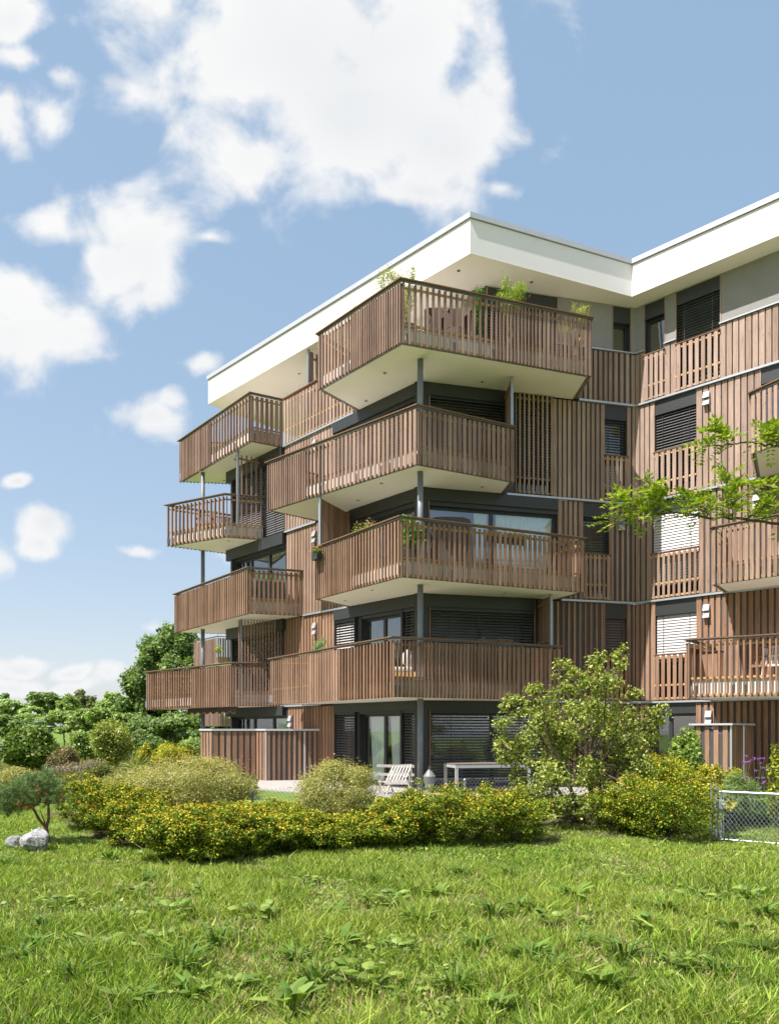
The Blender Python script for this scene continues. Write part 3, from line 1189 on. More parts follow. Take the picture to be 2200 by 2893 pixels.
balcony('left3', 2, [WG.at(2.6, 0.034), bp(491, 1787.5, HS[2]), bp(700, 1732, HS[2]), onwall(WL, 857)],
        [LE + Vector((0.03, 0.0))],
        [[(1, 0.13, 0.06, 0.05)], [(0.66, 0.118, 0.06, 0.06), (1, 0.135, 0.07, 0.04)], [(1, 0.146, 0.084, 0.03)]],
        rail=1.45)
balcony('left2', 1, [WG.at(2.4, 0.034), (atx(411, 29.8), 29.8), (atx(654, 25.6), 25.6), onwall(WL, 800)],
        [LE + Vector((0.03, 0.0))],
        [[(1, 0.13, 0.06, 0.05)], [(0.58, 0.172, 0.055, 0.06), (1, 0.112, 0.052, 0.07)], [(1, 0.100, 0.046, 0.06)]],
        rail=1.45, tall=(2, 0.13))
# right wing balconies run out of the frame to the right
q = bp(2119, 1281, HS[3])
balcony('right4', 3, [onwall(WR, 2134), q, q + Vector((0.44, -0.9)) * 3.4, WR.at(7.9, 0.034)], [WR.at(7.0, -0.05), WR.at(2.6, -0.05)],
        [[(1, 0.11, 0.05, 0.05)], [(1, 0.15, 0.10, 0.03)], [(1, 0.15, 0.10, 0.03)]], rail=1.45, slat_mat=W_TOP)
q = bp(2008, 1651, HS[2])
balcony('right3', 2, [onwall(WR, 2044), q, q + Vector((0.695, -0.719)) * 5.2, WR.at(7.9, 0.034)], [WR.at(7.0, -0.05), WR.at(3, -0.05)],
        [[(1, 0.11, 0.05, 0.05)], [(1, 0.132, 0.094, 0.03)], [(1, 0.15, 0.10, 0.03)]], rail=1.45, slat_mat=W_MID)
q = Vector((atx(1936, 19.25), 19.25))
balcony('right2', 1, [onwall(WR, 2010), q, q + Vector((0.838, -0.546)) * 6.0, WR.at(7.9, 0.034)], [WR.at(7.0, -0.05), WR.at(3, -0.05)],
        [[(1, 0.14, 0.09, 0.03)], [(1, 0.140, 0.044, 0.05)], [(1, 0.15, 0.10, 0.03)]], rail=1.45, slat_mat=W_LOW)

# slatted parapet of the left wing's roof terrace
mb = MB()
ta, tb = WL.t(1005), WL.t(806)
n = int((tb - ta) / 0.17)
for j in range(n):
    c = ta + (j + 0.5) * (tb - ta) / n
    WL.slab(mb, c - 0.048, c + 0.048, 0.055, 0.082, ZS[4] + 0.03, ZS[4] + 1.46)
par = mb.build('parapet_slats', W_TOP, BLD)
for zz in (0.06, 0.48, 1.34):
    mb = MB()
    WL.slab(mb, ta, tb, 0.015, 0.053, ZS[4] + zz, ZS[4] + zz + 0.05)
    mb.build('batten', W_BATTEN, par)
mb = MB()
WL.slab(mb, ta, tb, -0.03, 0.12, ZS[4] + 1.53, ZS[4] + 1.56)
mb.build('handrail', W_RAIL, par)

# ---------------- partition screens between balconies: steel post and slats
def screen(pa, pb_, lev, n, wd=0.05):
    pa, pb_ = Vector(pa), Vector(pb_)
    d = (pb_ - pa).normalized()
    nn = Vector((-d.y, d.x))
    z0, z1 = ZS[lev] + 0.38, ZS[lev + 1] - 0.006
    mb = MB()
    Lg = (pb_ - pa).length
    for j in range(n):
        o = pa + d * (0.10 + (Lg - 0.1) * j / n)
        mb.hexa((o.x, o.y, z0), (d.x * wd, d.y * wd, 0), (nn.x * 0.05, nn.y * 0.05, 0), (0, 0, z1 - z0 - 0.05))
    s = mb.build('partition_screen', W_SLAT if lev >= 3 else W_SLATLOW, BLD) if n else BLD
    mb = MB()
    o = pa - nn * 0.01
    mb.hexa((o.x, o.y, z0), (d.x * 0.07, d.y * 0.07, 0), (nn.x * 0.07, nn.y * 0.07, 0), (0, 0, z1 - z0))
    mb.build('post', M_STEEL, s)
    for zz in (z0 + 0.1, z0 + 1.2, z1 - 0.25):
        if not n and zz < z1 - 0.3:
            continue
        mb = MB()
        o = pa + d * 0.08 + nn * 0.052
        mb.hexa((o.x, o.y, zz), (d.x * (Lg - 0.1), d.y * (Lg - 0.1), 0), (nn.x * 0.04, nn.y * 0.04, 0), (0, 0, 0.06))
        mb.build('batten', W_SLAT, s)
    return s


screen(bp(904, 1401, HS[3]), onwall(WL, 986), 2, 16)
screen(bp(1560, 1678, HS[2]), onwall(WM, 1524), 1, 12)
screen(bp(1449, 1061, HS[4]), onwall(WM, 1430), 3, 10)
screen(bp(870, 985, HS[5]), bp(870, 985, HS[5]) + Vector((0.75, 0.66)) * 2.2, 4, 9, 0.12)
screen(bp(672, 1273, HS[4]) + Vector((-0.02, 0.0)), onwall(WL, 748), 3, 0)
screen(Vector((atx(678, 25.7), 25.7)), onwall(WL, 801), 1, 0)

# ---------------- columns
def column(px, Y, rad, mat, levels, name='column'):
    x = atx(px, Y)
    for k in levels:
        z0 = ZS[k - 1] + (0.375 if k > 1 else 0.0)
        mb = MB()
        mb.lathe((x, Y, z0), [(rad, 0), (rad, ZS[k] - z0 - 0.001)], 24)
        c_ = mb.build(name, mat, BLD, smooth=False)
        for p in c_.data.polygons:
            p.use_smooth = len(p.vertices) == 4
        mb = MB()
        mb.lathe((x, Y, ZS[k]), [(rad * 2.05, -0.006), (rad * 2.05, 0.001)], 28)
        mb.build('ceiling_plate', M_SOFFIT, c_)


column(1187, 19.62, 0.075, M_ZINC, (1, 2, 3, 4))
column(573, 28.2, 0.07, M_COLUMN, (1, 2, 3, 4))
column(654, 28.05, 0.038, M_ZINC, (1, 2, 3, 4))

# awning valance folded under the left first-floor balcony
Zb, lp2 = BALC['left2']
A = Vector((atx(505, 28.0), 28.0)) + Vector((0.25, 0.25))
B = Vector((atx(654, 25.75), 25.75)) + Vector((0.1, 0.2))
d = (B - A).normalized()
nn = Vector((-d.y, d.x))
Lg = (B - A).length
mb = MB()
o = A
mb.hexa((o.x, o.y, Zb - 0.11), (d.x * Lg, d.y * Lg, 0), (nn.x * 0.10, nn.y * 0.10, 0), (0, 0, 0.10))
aw = mb.build('awning', M_AWN, BLD)
mb = MB()
tr = MB()
ns = 96
for j in range(ns + 1):
    s = Lg * j / ns
    zz = Zb - 0.20 - 0.035 * math.sin(s / 0.42 * 2 * math.pi)
    q = A + d * s - nn * 0.004
    mb.v += [Vector((q.x, q.y, Zb - 0.10)), Vector((q.x, q.y, zz)), Vector((q.x + nn.x * 0.003, q.y + nn.y * 0.003, Zb - 0.10)), Vector((q.x + nn.x * 0.003, q.y + nn.y * 0.003, zz))]
    tr.v += [Vector((q.x - nn.x * 0.002, q.y - nn.y * 0.002, zz + 0.008)), Vector((q.x - nn.x * 0.002, q.y - nn.y * 0.002, zz - 0.012)),
             Vector((q.x + nn.x * 0.005, q.y + nn.y * 0.005, zz + 0.008)), Vector((q.x + nn.x * 0.005, q.y + nn.y * 0.005, zz - 0.012))]
for m_ in (mb, tr):
    for j in range(ns):
        i = j * 4
        m_.f += [(i, i + 4, i + 5, i + 1), (i + 2, i + 3, i + 7, i + 6), (i + 1, i + 5, i + 7, i + 3), (i, i + 2, i + 6, i + 4)]
va = mb.build('valance', M_AWN, aw)
tr.build('trim', M_AWNTRIM, va)

# ================================================================== GROUND
def sheet(name, mat, ys, xw, zf, kind='structure'):
    me_v, me_f = [], []
    for y in ys:
        for x in (-xw, xw):
            me_v.append((x, y, zf(y)))
    for i in range(len(ys) - 1):
        a = i * 2
        me_f.append((a, a + 1, a + 3, a + 2))
    me = bpy.data.meshes.new(name)
    me.from_pydata(me_v, [], me_f)
    me.materials.append(mat)
    ob = bpy.data.objects.new(name, me)
    COL.objects.link(ob)
    ob['kind'] = kind
    return ob


sheet('lawn', M_LAWN, [-120, 0, 13.0, 17.2, 40, 120, 1500], 1400, lambda y: ground_z(0, y))
mb = MB()
mb.prism([(-7.2, 24.2), (-5.6, 22.6), (-3.9, 20.9), (-1.5, 18.55), (0.6, 17.7), (1.9, 17.75), (7.0, 19.1), (9.0, 17.6), (15, 11.6), (18, 16), (9, 26), (-4, 34), (-9, 30)], -0.14, 0.0)
tag(mb.build('terrace', M_PAVE), kind='structure')
# bare soil under the hedge
mb = MB()
soil = [(-6.9, 15.6), (-5.2, 13.6), (-3.5, 11.7), (-2.9, 11.35), (-1.9, 12.05), (0, 12.75), (2.2, 13.0), (3.6, 13.5), (5.5, 13.15),
        (5.45, 14.6), (3, 15.4), (0, 15.2), (-2.2, 14.4), (-4.4, 15.2), (-5.9, 17)]
i0 = len(mb.v)
mb.v += [Vector((p[0], p[1], ground_z(*p) + 0.006)) for p in soil]
mb.f.append(tuple(range(i0, i0 + len(soil))))
tag(mb.build('soil_bed', M_SOIL), kind='structure')


# ================================================================== PLANTS
def stems(mb, base, tops, r0, seg=6, wob=0.06, rs=None):
    rs = rs or random
    for t in tops:
        b = Vector(base)
        t = Vector(t)
        pts, rad = [], []
        n = 5
        for i in range(n + 1):
            f = i / n
            p = b.lerp(t, f) + Vector((rs.uniform(-wob, wob), rs.uniform(-wob, wob), rs.uniform(-wob, wob) * 0.5)) * (1 if 0 < i < n else 0)
            pts.append(p)
            rad.append(r0 * (1 - 0.8 * f))
        mb.tube(pts, rad, seg)


HEDGE_PAL = [(0.105, 0.17, 0.014), (0.17, 0.23, 0.018), (0.27, 0.305, 0.026), (0.05, 0.096, 0.011)]
HEDGE_TIP = [(0.54, 0.27, 0.028), (0.52, 0.41, 0.032), (0.44, 0.41, 0.03), (0.4, 0.4, 0.028)]
WILLOW = [(0.3, 0.3, 0.075), (0.38, 0.36, 0.105), (0.21, 0.245, 0.058), (0.46, 0.42, 0.16)]
WILLOW_TIP = [(0.48, 0.33, 0.13), (0.5, 0.42, 0.19), (0.43, 0.38, 0.13)]
APPLE = [(0.235, 0.29, 0.046), (0.33, 0.37, 0.076), (0.47, 0.47, 0.155), (0.145, 0.2, 0.036)]
TREE_D = [(0.124, 0.197, 0.063), (0.161, 0.24, 0.074), (0.209, 0.289, 0.091), (0.24, 0.313, 0.101)]  # TREE_ palettes are paled and greyed: mild distance haze put into the leaf colour
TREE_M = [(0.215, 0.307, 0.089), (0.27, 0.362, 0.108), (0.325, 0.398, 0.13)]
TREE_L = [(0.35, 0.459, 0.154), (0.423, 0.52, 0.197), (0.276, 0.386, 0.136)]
GOLD = [(0.38, 0.36, 0.030), (0.46, 0.42, 0.040), (0.28, 0.30, 0.030)]


def shrub(name, label, cat, group, px, base, top, wpx, n, L, W, pal, tip=None, tipamt=0.5, Y=None, depth_ratio=1.0, m=8, sub=0.42, lift=0.0, trunk=True, up=0.35, bark=None, seed=None, shell=0.33, core=0.72, mat=None, zflat=1.0, clumps=0, front=0.5):
    gz = None
    if Y is None:
        Y = (H - LAWN) * F / (base - HZ)
        for _ in range(4):
            Y = (H - ground_z(0, Y)) * F / (base - HZ)
    X = atx(px, Y)
    gz = ground_z(X, Y)
    rng = np.random.default_rng(seed if seed is not None else int(px * 7 + top))
    zt = zat(top, Y)
    hh = max(zt - gz, 0.2)
    rx = wpx / F * Y / 2
    c = (X, Y + rx * depth_ratio * front, gz + lift + (hh - lift) * 0.50)
    lum = lumps_for(rng, c, (rx, rx * depth_ratio, (hh - lift) * 0.5), m, sub, core=core)
    lum = [lum[0]] + [q[:5] + (q[5] * zflat,) for q in lum[1:]]
    for _ in range(clumps):
        dv = rng.normal(size=3)
        dv /= np.linalg.norm(dv)
        dv[1] = -abs(dv[1]) if rng.uniform() < 0.5 else dv[1]
        qq = rng.uniform(0.72, 1.0)
        rr_ = rx * rng.uniform(0.12, 0.23)
        lum.append((c[0] + dv[0] * rx * qq, c[1] + dv[1] * rx * depth_ratio * qq, c[2] + dv[2] * (hh - lift) * 0.5 * qq, rr_, rr_, rr_ * 0.55))
    t = thing(name, label, cat, (X, c[1], gz), group)
    cc, d, r, V = cloud_leaves(rng, lum, n, L, W, up=up, shell=shell)
    ok = V[:, :, 2].min(axis=1) > gz - 0.02
    V, cc, d, r = V[ok], cc[ok], d[ok], r[ok]
    col = pick(rng, pal, len(V))
    if tip is not None:
        hz = (cc[:, 2] - gz) / hh
        pr = np.clip((r - 0.72) * 2.2, 0, 1) * np.clip(0.10 + 0.95 * hz, 0, 1) * np.clip(0.35 + 1.0 * d[:, 2], 0.12, 1.2) * tipamt * 2.0
        cn = np.sin(cc[:, 0] * 23 + cc[:, 2] * 31) * np.sin(cc[:, 1] * 27 - cc[:, 2] * 19) + 0.6 * np.sin(cc[:, 0] * 51 + cc[:, 1] * 47) * np.cos(cc[:, 2] * 57)
        k = rng.uniform(size=len(V)) < pr * (1.0 + 0.9 * cn)
        col[k] = pick(rng, tip, int(k.sum()))
    quads_mesh('foliage', V, col, mat or M_LEAF, t)
    if trunk:
        mb = MB()
        rs = random.Random(int(px))
        tops = []
        for q in lum[1:1 + min(len(lum) - 1, 7)]:
            tops.append((q[0], q[1], q[2]))
        stems(mb, (X, c[1], gz - 0.05), tops, max(0.012, rx * 0.022), 5, 0.04, rs)
        mb.build('stems', bark or M_BARK, t)
    return t


HG = 'shrubs of the bronze tipped hedge'
hedge = [
    (218, 2338, 2192, 150, 'bronze tipped hedge shrub at the far left end of the hedge, behind the pine'),
    (300, 2362, 2222, 165, 'bronze tipped hedge shrub second from the far left end of the hedge'),
    (368, 2392, 2250, 180, 'bronze tipped hedge shrub on the left flank, just before the hedge bends'),
    (452, 2430, 2282, 205, 'bronze tipped hedge shrub standing out at the bend of the hedge, nearest the lawn'),
    (545, 2440, 2296, 205, 'bronze tipped hedge shrub just right of the bend of the hedge'),
    (640, 2424, 2296, 190, 'bronze tipped hedge shrub in front of the wide left willow bush'),
    (735, 2410, 2280, 190, 'bronze tipped hedge shrub in front of the dark fence post and storage cabinet'),
    (838, 2402, 2304, 205, 'low bronze tipped hedge shrub left below the round right willow bush'),
    (950, 2398, 2318, 215, 'lowest bronze tipped hedge shrub, directly below the round right willow bush'),
    (1052, 2394, 2300, 205, 'bronze tipped hedge shrub in front of the white deck chair'),
    (1140, 2388, 2246, 175, 'bronze tipped hedge shrub in front of the tall grey corner column'),
    (1236, 2386, 2212, 215, 'tallest bronze tipped hedge shrub, in front of the left end of the patio table'),
    (1345, 2384, 2224, 220, 'bronze tipped hedge shrub in front of the right end of the patio table'),
    (1448, 2376, 2236, 200, 'bronze tipped hedge shrub half under the left boughs of the apple tree'),
    (1925, 2372, 2168, 265, 'tall bronze tipped hedge shrub between the apple tree and the gate post'),
    (1795, 2352, 2215, 180, 'bronze tipped hedge shrub directly right of the apple trunks'),
    (1850, 2352, 2205, 190, 'shaded bronze tipped hedge shrub behind the right boughs of the apple tree'),
]
for px, base, top, w, lab in hedge:
    shrub('hedge_shrub', lab, 'shrub', HG, px, base + 15, top - 8, w * 1.2, 15000, 0.038, 0.023, HEDGE_PAL, HEDGE_TIP, 0.85, m=10, sub=0.34, up=0.9, shell=0.3, core=0.62, mat=M_HEDGE, clumps=70, front=0.75)
# second row that fills the hedge behind
hedge2 = [(400, 2352, 2232, 190, 'bronze tipped back row hedge shrub below the left edge of the wide willow'),
          (590, 2362, 2268, 220, 'bronze tipped hedge shrub in the back row below the wide willow bush'),
          (770, 2350, 2276, 190, 'bronze tipped hedge shrub in the back row beside the dark fence post'),
          (1060, 2346, 2300, 190, 'bronze tipped hedge shrub in the back row right of the round willow bush')]
for px, base, top, w, lab in hedge2:
    shrub('hedge_shrub', lab, 'shrub', HG, px, base, top - 6, w * 1.15, 11000, 0.038, 0.023, HEDGE_PAL, HEDGE_TIP, 0.85, m=10, sub=0.34, up=0.9, shell=0.3, core=0.62, mat=M_HEDGE, clumps=50)

WG_ = 'rounded dappled willow bushes'
shrub('willow_bush', 'wide domed yellow green willow bush in front of the storage cabinet', 'bush', WG_, 520, 2322, 2122, 405, 52000, 0.048, 0.014, WILLOW, WILLOW_TIP, 0.6, Y=14.3, m=22, sub=0.26, up=0.8, core=0.86)
shrub('willow_bush', 'round yellow green willow bush left of the deck chair and column', 'bush', WG_, 952, 2330, 2136, 290, 42000, 0.046, 0.013, WILLOW, WILLOW_TIP, 0.25, Y=13.9, m=20, sub=0.26, up=0.8, core=0.86)
shrub('willow_bush', 'small round willow bush at the left picture edge behind the pine', 'bush', WG_, 28, 2290, 2164, 150, 12000, 0.06, 0.016, WILLOW, WILLOW_TIP, 0.35, Y=18.0, m=9, up=0.8)
shrub('willow_bush', 'pale olive willow bush squeezed behind the left flank of the hedge', 'bush', WG_, 365, 2300, 2158, 190, 15000, 0.06, 0.016, WILLOW, None, 0.0, Y=17.0, m=9, up=0.8)

# ---------------- apple tree
def apple_tree():
    Y0 = 14.7
    X0 = atx(1655, Y0)
    gz = ground_z(X0, Y0)
    t = thing('apple_tree', 'multi stemmed apple tree with curled green leaves and small yellow fruit standing in the hedge', 'tree', (X0, Y0, gz))
    spec = [(1480, 2070, 78, 70), (1560, 2110, 95, 90), (1660, 2100, 110, 105), (1765, 2085, 90, 85), (1590, 2010, 80, 75), (1690, 1985, 80, 80),
            (1715, 1905, 52, 62), (1752, 1852, 22, 36), (1590, 1895, 36, 30), (1632, 1930, 40, 36), (1505, 2190, 85, 60), (1610, 2210, 100, 75), (1735, 2190, 100, 75),
            (1815, 2140, 60, 70), (1832, 2045, 40, 45), (1424, 2112, 30, 24), (1452, 1998, 36, 34), (1515, 1962, 34, 30), (1868, 2012, 26, 20), (1700, 2290, 110, 45), (1560, 2275, 90, 40), (1790, 1960, 24, 14), (1445, 2160, 40, 40), (1600, 2310, 95, 35), (1730, 2305, 95, 40), (1500, 2265, 80, 40), (1800, 2240, 60, 60), (1845, 2185, 44, 50), (1660, 2040, 90, 60)]
    lum = []
    rs = random.Random(5)
    rng = np.random.default_rng(99)
    for px, py, a, b in spec:
        y = Y0 + rs.uniform(-0.75, 0.75)
        lum.append((atx(px, y), y, zat(py, y), a / F * y, max(a, b) / F * y * 0.8, b / F * y))
    small = []
    for q in lum:
        for _ in range(13):
            d = rng.normal(size=3)
            d /= np.linalg.norm(d)
            s = rng.uniform(0.18, 0.36)
            small.append((q[0] + d[0] * q[3] * 0.9, q[1] + d[1] * q[4] * 0.9, q[2] + d[2] * q[5] * 0.9, q[3] * s + 0.03, q[4] * s + 0.03, q[5] * s + 0.03))
    c, d, r, V = cloud_leaves(rng, small, 36000, 0.068, 0.036, up=0.5, shell=0.55, jag=0.34)
    ok = V[:, :, 2].min(axis=1) > gz + 0.1
    quads_mesh('crown', V[ok], pick(rng, APPLE, int(ok.sum()), [0.3, 0.3, 0.22, 0.18]), M_LEAF, t)
    mb = MB()
    base = Vector((X0, Y0, gz - 0.05))
    forks = []
    for k, (px, py, dy) in enumerate([(1600, 2200, -0.2), (1650, 2180, 0.2), (1690, 2170, -0.1), (1720, 2210, 0.3), (1575, 2230, 0.3)]):
        b = base + Vector((rs.uniform(-0.22, 0.22), rs.uniform(-0.15, 0.15), 0))
        f = pt(px, py, Y0 + dy)
        mid = b.lerp(f, 0.5) + Vector((rs.uniform(-0.08, 0.08), rs.uniform(-0.08, 0.08), 0))
        mb.tube([b, mid, f], [0.05, 0.042, 0.032], 8)
        forks.append(f)
    mb.build('trunk', M_BARK, t)
    mb = MB()
    for q in lum:
        e = Vector(q[:3])
        f = min(forks, key=lambda p: (p - e).length)
        stems(mb, f, [e], 0.026, 6, 0.09, rs)
    for q in small:
        if rs.random() < 0.6:
            e = Vector(q[:3])
            p = min(lum, key=lambda u: (Vector(u[:3]) - e).length)
            stems(mb, Vector(p[:3]), [e + (e - Vector(p[:3])) * 0.25], 0.009, 4, 0.05, rs)
    mb.build('branches', M_BARK, t)
    mb = MB()
    for k in range(170):
        q = rs.choice(small)
        mb.blob((q[0] + rs.uniform(-1, 1) * q[3], q[1] - rs.uniform(0.0, 1) * q[4], q[2] + rs.uniform(-1, 1) * q[5]), (0.017, 0.017, 0.016), k, 0.0, 1)
    fr = mb.build('fruit', M_APPLE, t, smooth=True)
    fr['kind'] = 'stuff'


apple_tree()


# ---------------- overhanging locust branch, its trunk stands right of the frame
def locust():
    base = Vector((4.1, 5.6, LAWN))
    t = thing('locust_tree', 'locust tree reaching in from the right with bright green feathery leaves on thin boughs', 'tree', base)
    rng = np.random.default_rng(3)
    rs = random.Random(3)
    mb = MB()
    top = base + Vector((-0.35, 0.1, 4.6))
    mb.tube([base + Vector((0, 0, -0.1)), base + Vector((-0.05, 0.02, 1.4)), base + Vector((-0.2, 0.1, 2.8)), top], [0.13, 0.11, 0.09, 0.06], 10)
    mb.build('trunk', M_BARK, t)
    Yb = 5.5

    def P(px, py, y=Yb):
        return pt(px, py, y)
    boughs = [
        [base + Vector((-0.15, 0.05, 2.6)), P(2350, 1500, 5.6), P(2200, 1478), P(2080, 1468), P(1960, 1455), P(1860, 1450), P(1780, 1462), P(1722, 1482)],
        [base + Vector((-0.22, 0.1, 3.0)), P(2330, 1300, 5.7), P(2200, 1264, 5.6), P(2120, 1252, 5.6), P(2050, 1254, 5.6), P(1985, 1262, 5.6)],
        [P(2075, 1468), P(2066, 1420, 5.4), P(2062, 1375, 5.4), P(2050, 1340, 5.4)],
        [base + Vector((-0.2, 0.1, 2.8)), P(2330, 1420, 5.3), P(2230, 1395, 5.3), P(2160, 1380, 5.3), P(2120, 1372, 5.3)],
        [P(1900, 1452), P(1866, 1418), P(1846, 1388), P(1836, 1372)],
        [P(1830, 1452), P(1780, 1425), P(1740, 1412)],
        [P(2200, 1264, 5.6), P(2180, 1240, 5.5), P(2165, 1222, 5.5)],
        [P(2060, 1256, 5.6), P(2040, 1228, 5.6), P(2022, 1210, 5.6)],
        [P(2000, 1460), P(1975, 1430), P(1940, 1405)],
        [P(2110, 1468), P(2140, 1440), P(2165, 1430)],
    ]
    mb = MB()
    sprays = []
    for bi, b in enumerate(boughs):
        main = bi in (0, 1, 3)
        pts = []
        for i in range(len(b) - 1):
            for k in range(6):
                p = b[i].lerp(b[i + 1], k / 6)
                pts.append(p + Vector((rs.uniform(-1, 1), rs.uniform(-1, 1), rs.uniform(-1, 1))) * 0.012)
        pts.append(b[-1])
        n = len(pts)
        r0 = {0: 0.016, 1: 0.011, 3: 0.013}.get(bi, 0.006)
        mb.tube(pts, [r0 * 0.75 * (1 - 0.8 * i / n) + 0.0012 for i in range(n)], 6)
        for i in range(1, n):
            p = pts[i]
            if p.x / p.y * F + 1100 > 2290:
                continue
            dr = (pts[i] - pts[i - 1]).normalized()
            k = (2 if rs.random() < 0.8 else 1) if main else 3
            if main and p.x / p.y * F + 1100 > (2010 if bi == 0 else 2080 if bi == 1 else 2230):
                k = 1 if rs.random() < 0.35 else 0
            for _ in range(k):
                sprays.append((p, dr))
    mb.build('branches', M_BARK, t)
    C, NR, AX, LL, WW = [], [], [], [], []
    for p, dr in sprays:
        out = Vector((rs.gauss(0, 0.7), rs.gauss(0, 0.7), rs.gauss(0.35, 0.5))) + dr * 0.9
        out.normalize()
        side = out.cross(Vector((0, 0, 1)))
        if side.length < 0.1:
            side = Vector((1, 0, 0))
        side.normalize()
        nr = side.cross(out)
        if nr.z < 0:
            nr = -nr
        nr = (nr + Vector((rs.gauss(0, .35), rs.gauss(0, .35), 0))).normalized()
        L = rs.uniform(0.09, 0.17)
        npair = rs.randint(4, 7)
        for j in range(npair):
            f = (j + 1) / npair
            q = p + out * (L * f) - Vector((0, 0, 1)) * (L * 0.35 * f * f)
            for s in (-1, 1):
                ax = (side * s + out * 0.45).normalized()
                l = rs.uniform(0.028, 0.043)
                C.append(q + ax * l * 0.55)
                NR.append((nr + Vector((rs.gauss(0, .3), rs.gauss(0, .3), rs.gauss(0, .3)))).normalized())
                AX.append(ax)
                LL.append(l)
                WW.append(l * 0.52)
        C.append(p + out * (L + 0.02) - Vector((0, 0, 1)) * L * 0.35)
        NR.append(nr)
        AX.append(out)
        LL.append(0.04)
        WW.append(0.02)
    C, NR, AX = np.array(C), np.array(NR), np.array(AX)
    V = leaf_quads(C, NR, AX, np.array(LL), np.array(WW), 0.1)
    quads_mesh('leaves', V, pick(rng, [(0.24, 0.335, 0.030), (0.33, 0.40, 0.040), (0.16, 0.255, 0.028), (0.42, 0.45, 0.065)], len(V)), M_LOCUST, t)


locust()


# ---------------- dwarf pine and rocks
def pine():
    Y0 = 12.75
    X0 = atx(134, Y0)
    t = thing('pine_tree', 'small twisted pine with grey green needles and orange dead tufts behind the boulder', 'tree', (X0, Y0, LAWN))
    mb = MB()
    p0 = Vector((X0, Y0, LAWN - 0.05))
    fk = pt(131, 2340, Y0)
    e1 = pt(93, 2284, Y0 - 0.1)
    e2 = pt(137, 2272, Y0 + 0.1)
    mb.tube([p0, pt(135, 2370, Y0), fk], [0.042, 0.036, 0.030], 8)
    mb.tube([fk, pt(112, 2318, Y0), e1, pt(80, 2262, Y0), pt(64, 2240, Y0 - 0.2)], [0.026, 0.022, 0.020, 0.014, 0.008], 7)
    mb.tube([fk, pt(138, 2312, Y0), e2, pt(131, 2248, Y0), pt(118, 2216, Y0)], [0.028, 0.024, 0.020, 0.014, 0.008], 7)
    for a, b in ((e2, (160, 2244)), (e2, (110, 2270)), (e1, (116, 2256)), (e1, (50, 2268)), (e1, (30, 2250)), (e2, (150, 2226)), (fk, (112, 2290))):
        mb.tube([a, a.lerp(pt(*b, Y0), 0.5) + Vector((0, 0, 0.02)), pt(*b, Y0 + random.uniform(-.3, .3))], [0.012, 0.009, 0.005], 5)
    mb.build('trunk', M_PINEBARK, t)
    rng = np.random.default_rng(21)
    cl = [(60, 2235, 50, 22), (110, 2222, 45, 24), (140, 2215, 30, 22), (85, 2200, 22, 18), (28, 2250, 45, 22), (150, 2244, 26, 18), (100, 2250, 50, 16), (130, 2190, 18, 14), (15, 2270, 40, 20), (60, 2262, 50, 16), (40, 2222, 30, 16), (150, 2262, 30, 14), (20, 2288, 40, 16), (75, 2278, 36, 12), (5, 2255, 30, 24)]
    A, B, colr = [], [], []
    for px, py, a, b in cl:
        for _ in range(int(a * b * 0.085) + 14):
            y = Y0 + rng.uniform(-0.45, 0.45)
            c = np.array(pt(px + rng.normal() * a * 0.5, py + rng.normal() * b * 0.5, y))
            ax = unit(rng.normal(size=(1, 3)) + np.array([[0, 0, 0.9]]))[0]
            dead = (abs(px - 140) < 40 or 60 < px < 120) and py > 2235 and rng.uniform() < 0.35
            k = 42
            dd = unit(rng.normal(size=(k, 3)) * 0.55 + ax)
            st = c + ax * rng.uniform(-0.05, 0.05, (k, 1))
            A.append(st)
            B.append(st + dd * rng.uniform(0.05, 0.09, (k, 1)))
            pal = [(0.30, 0.13, 0.035), (0.36, 0.18, 0.05)] if dead else [(0.13, 0.20, 0.065), (0.17, 0.245, 0.085), (0.09, 0.15, 0.05), (0.22, 0.29, 0.11)]
            colr.append(pick(rng, pal, k))
    A = np.concatenate(A)
    B = np.concatenate(B)
    ax = B - A
    nr = unit(np.cross(ax, rng.normal(size=ax.shape)))
    V = leaf_quads((A + B) / 2, nr, ax, np.linalg.norm(ax, axis=1), np.full(len(ax), 0.0045))
    quads_mesh('needles', V, np.concatenate(colr), M_NEEDLE, t)


pine()


def rock(px0, px1, py0, py1, Y, seed, label):
    w = (px1 - px0) / F * Y / 2
    h = (py1 - py0) / F * Y / 2
    c = (atx((px0 + px1) / 2, Y), Y, zat((py0 + py1) / 2, Y))
    bm = bmesh.new()
    bmesh.ops.create_icosphere(bm, subdivisions=5, radius=1.0)
    rs = random.Random(seed)
    planes = []
    for _ in range(16):
        d = Vector((rs.gauss(0, 1), rs.gauss(0, 1), rs.gauss(0, 1))).normalized()
        planes.append((d, rs.uniform(0.68, 0.96)))
    for v in bm.verts:
        p = v.co.normalized()
        r = 1.0
        for d, k in planes:
            q = p.dot(d)
            if q > 1e-3:
                r = min(r, k / q)
        n = 0.018 * math.sin(p.x * 13 + seed) * math.sin(p.y * 17) + 0.012 * math.sin(p.z * 31 + p.x * 23)
        n += 0.02 * math.sin(p.x * 7 + p.z * 5 + seed)
        r += n
        v.co = Vector((c[0] + p.x * r * w * 1.06, c[1] + p.y * r * w * 0.9, c[2] + p.z * r * h * 1.12))
    me = bpy.data.meshes.new('boulder')
    bm.to_mesh(me)
    bm.free()
    me.materials.append(M_ROCK)
    o = bpy.data.objects.new('boulder', me)
    COL.objects.link(o)
    tag(o, label, 'rock', 'limestone boulders on the lawn')


rock(60, 138, 2342, 2412, 12.0, 4, 'large pale grey cracked boulder at the foot of the pine')
rock(18, 68, 2358, 2398, 12.35, 9, 'small rounded grey boulder left of the large one')


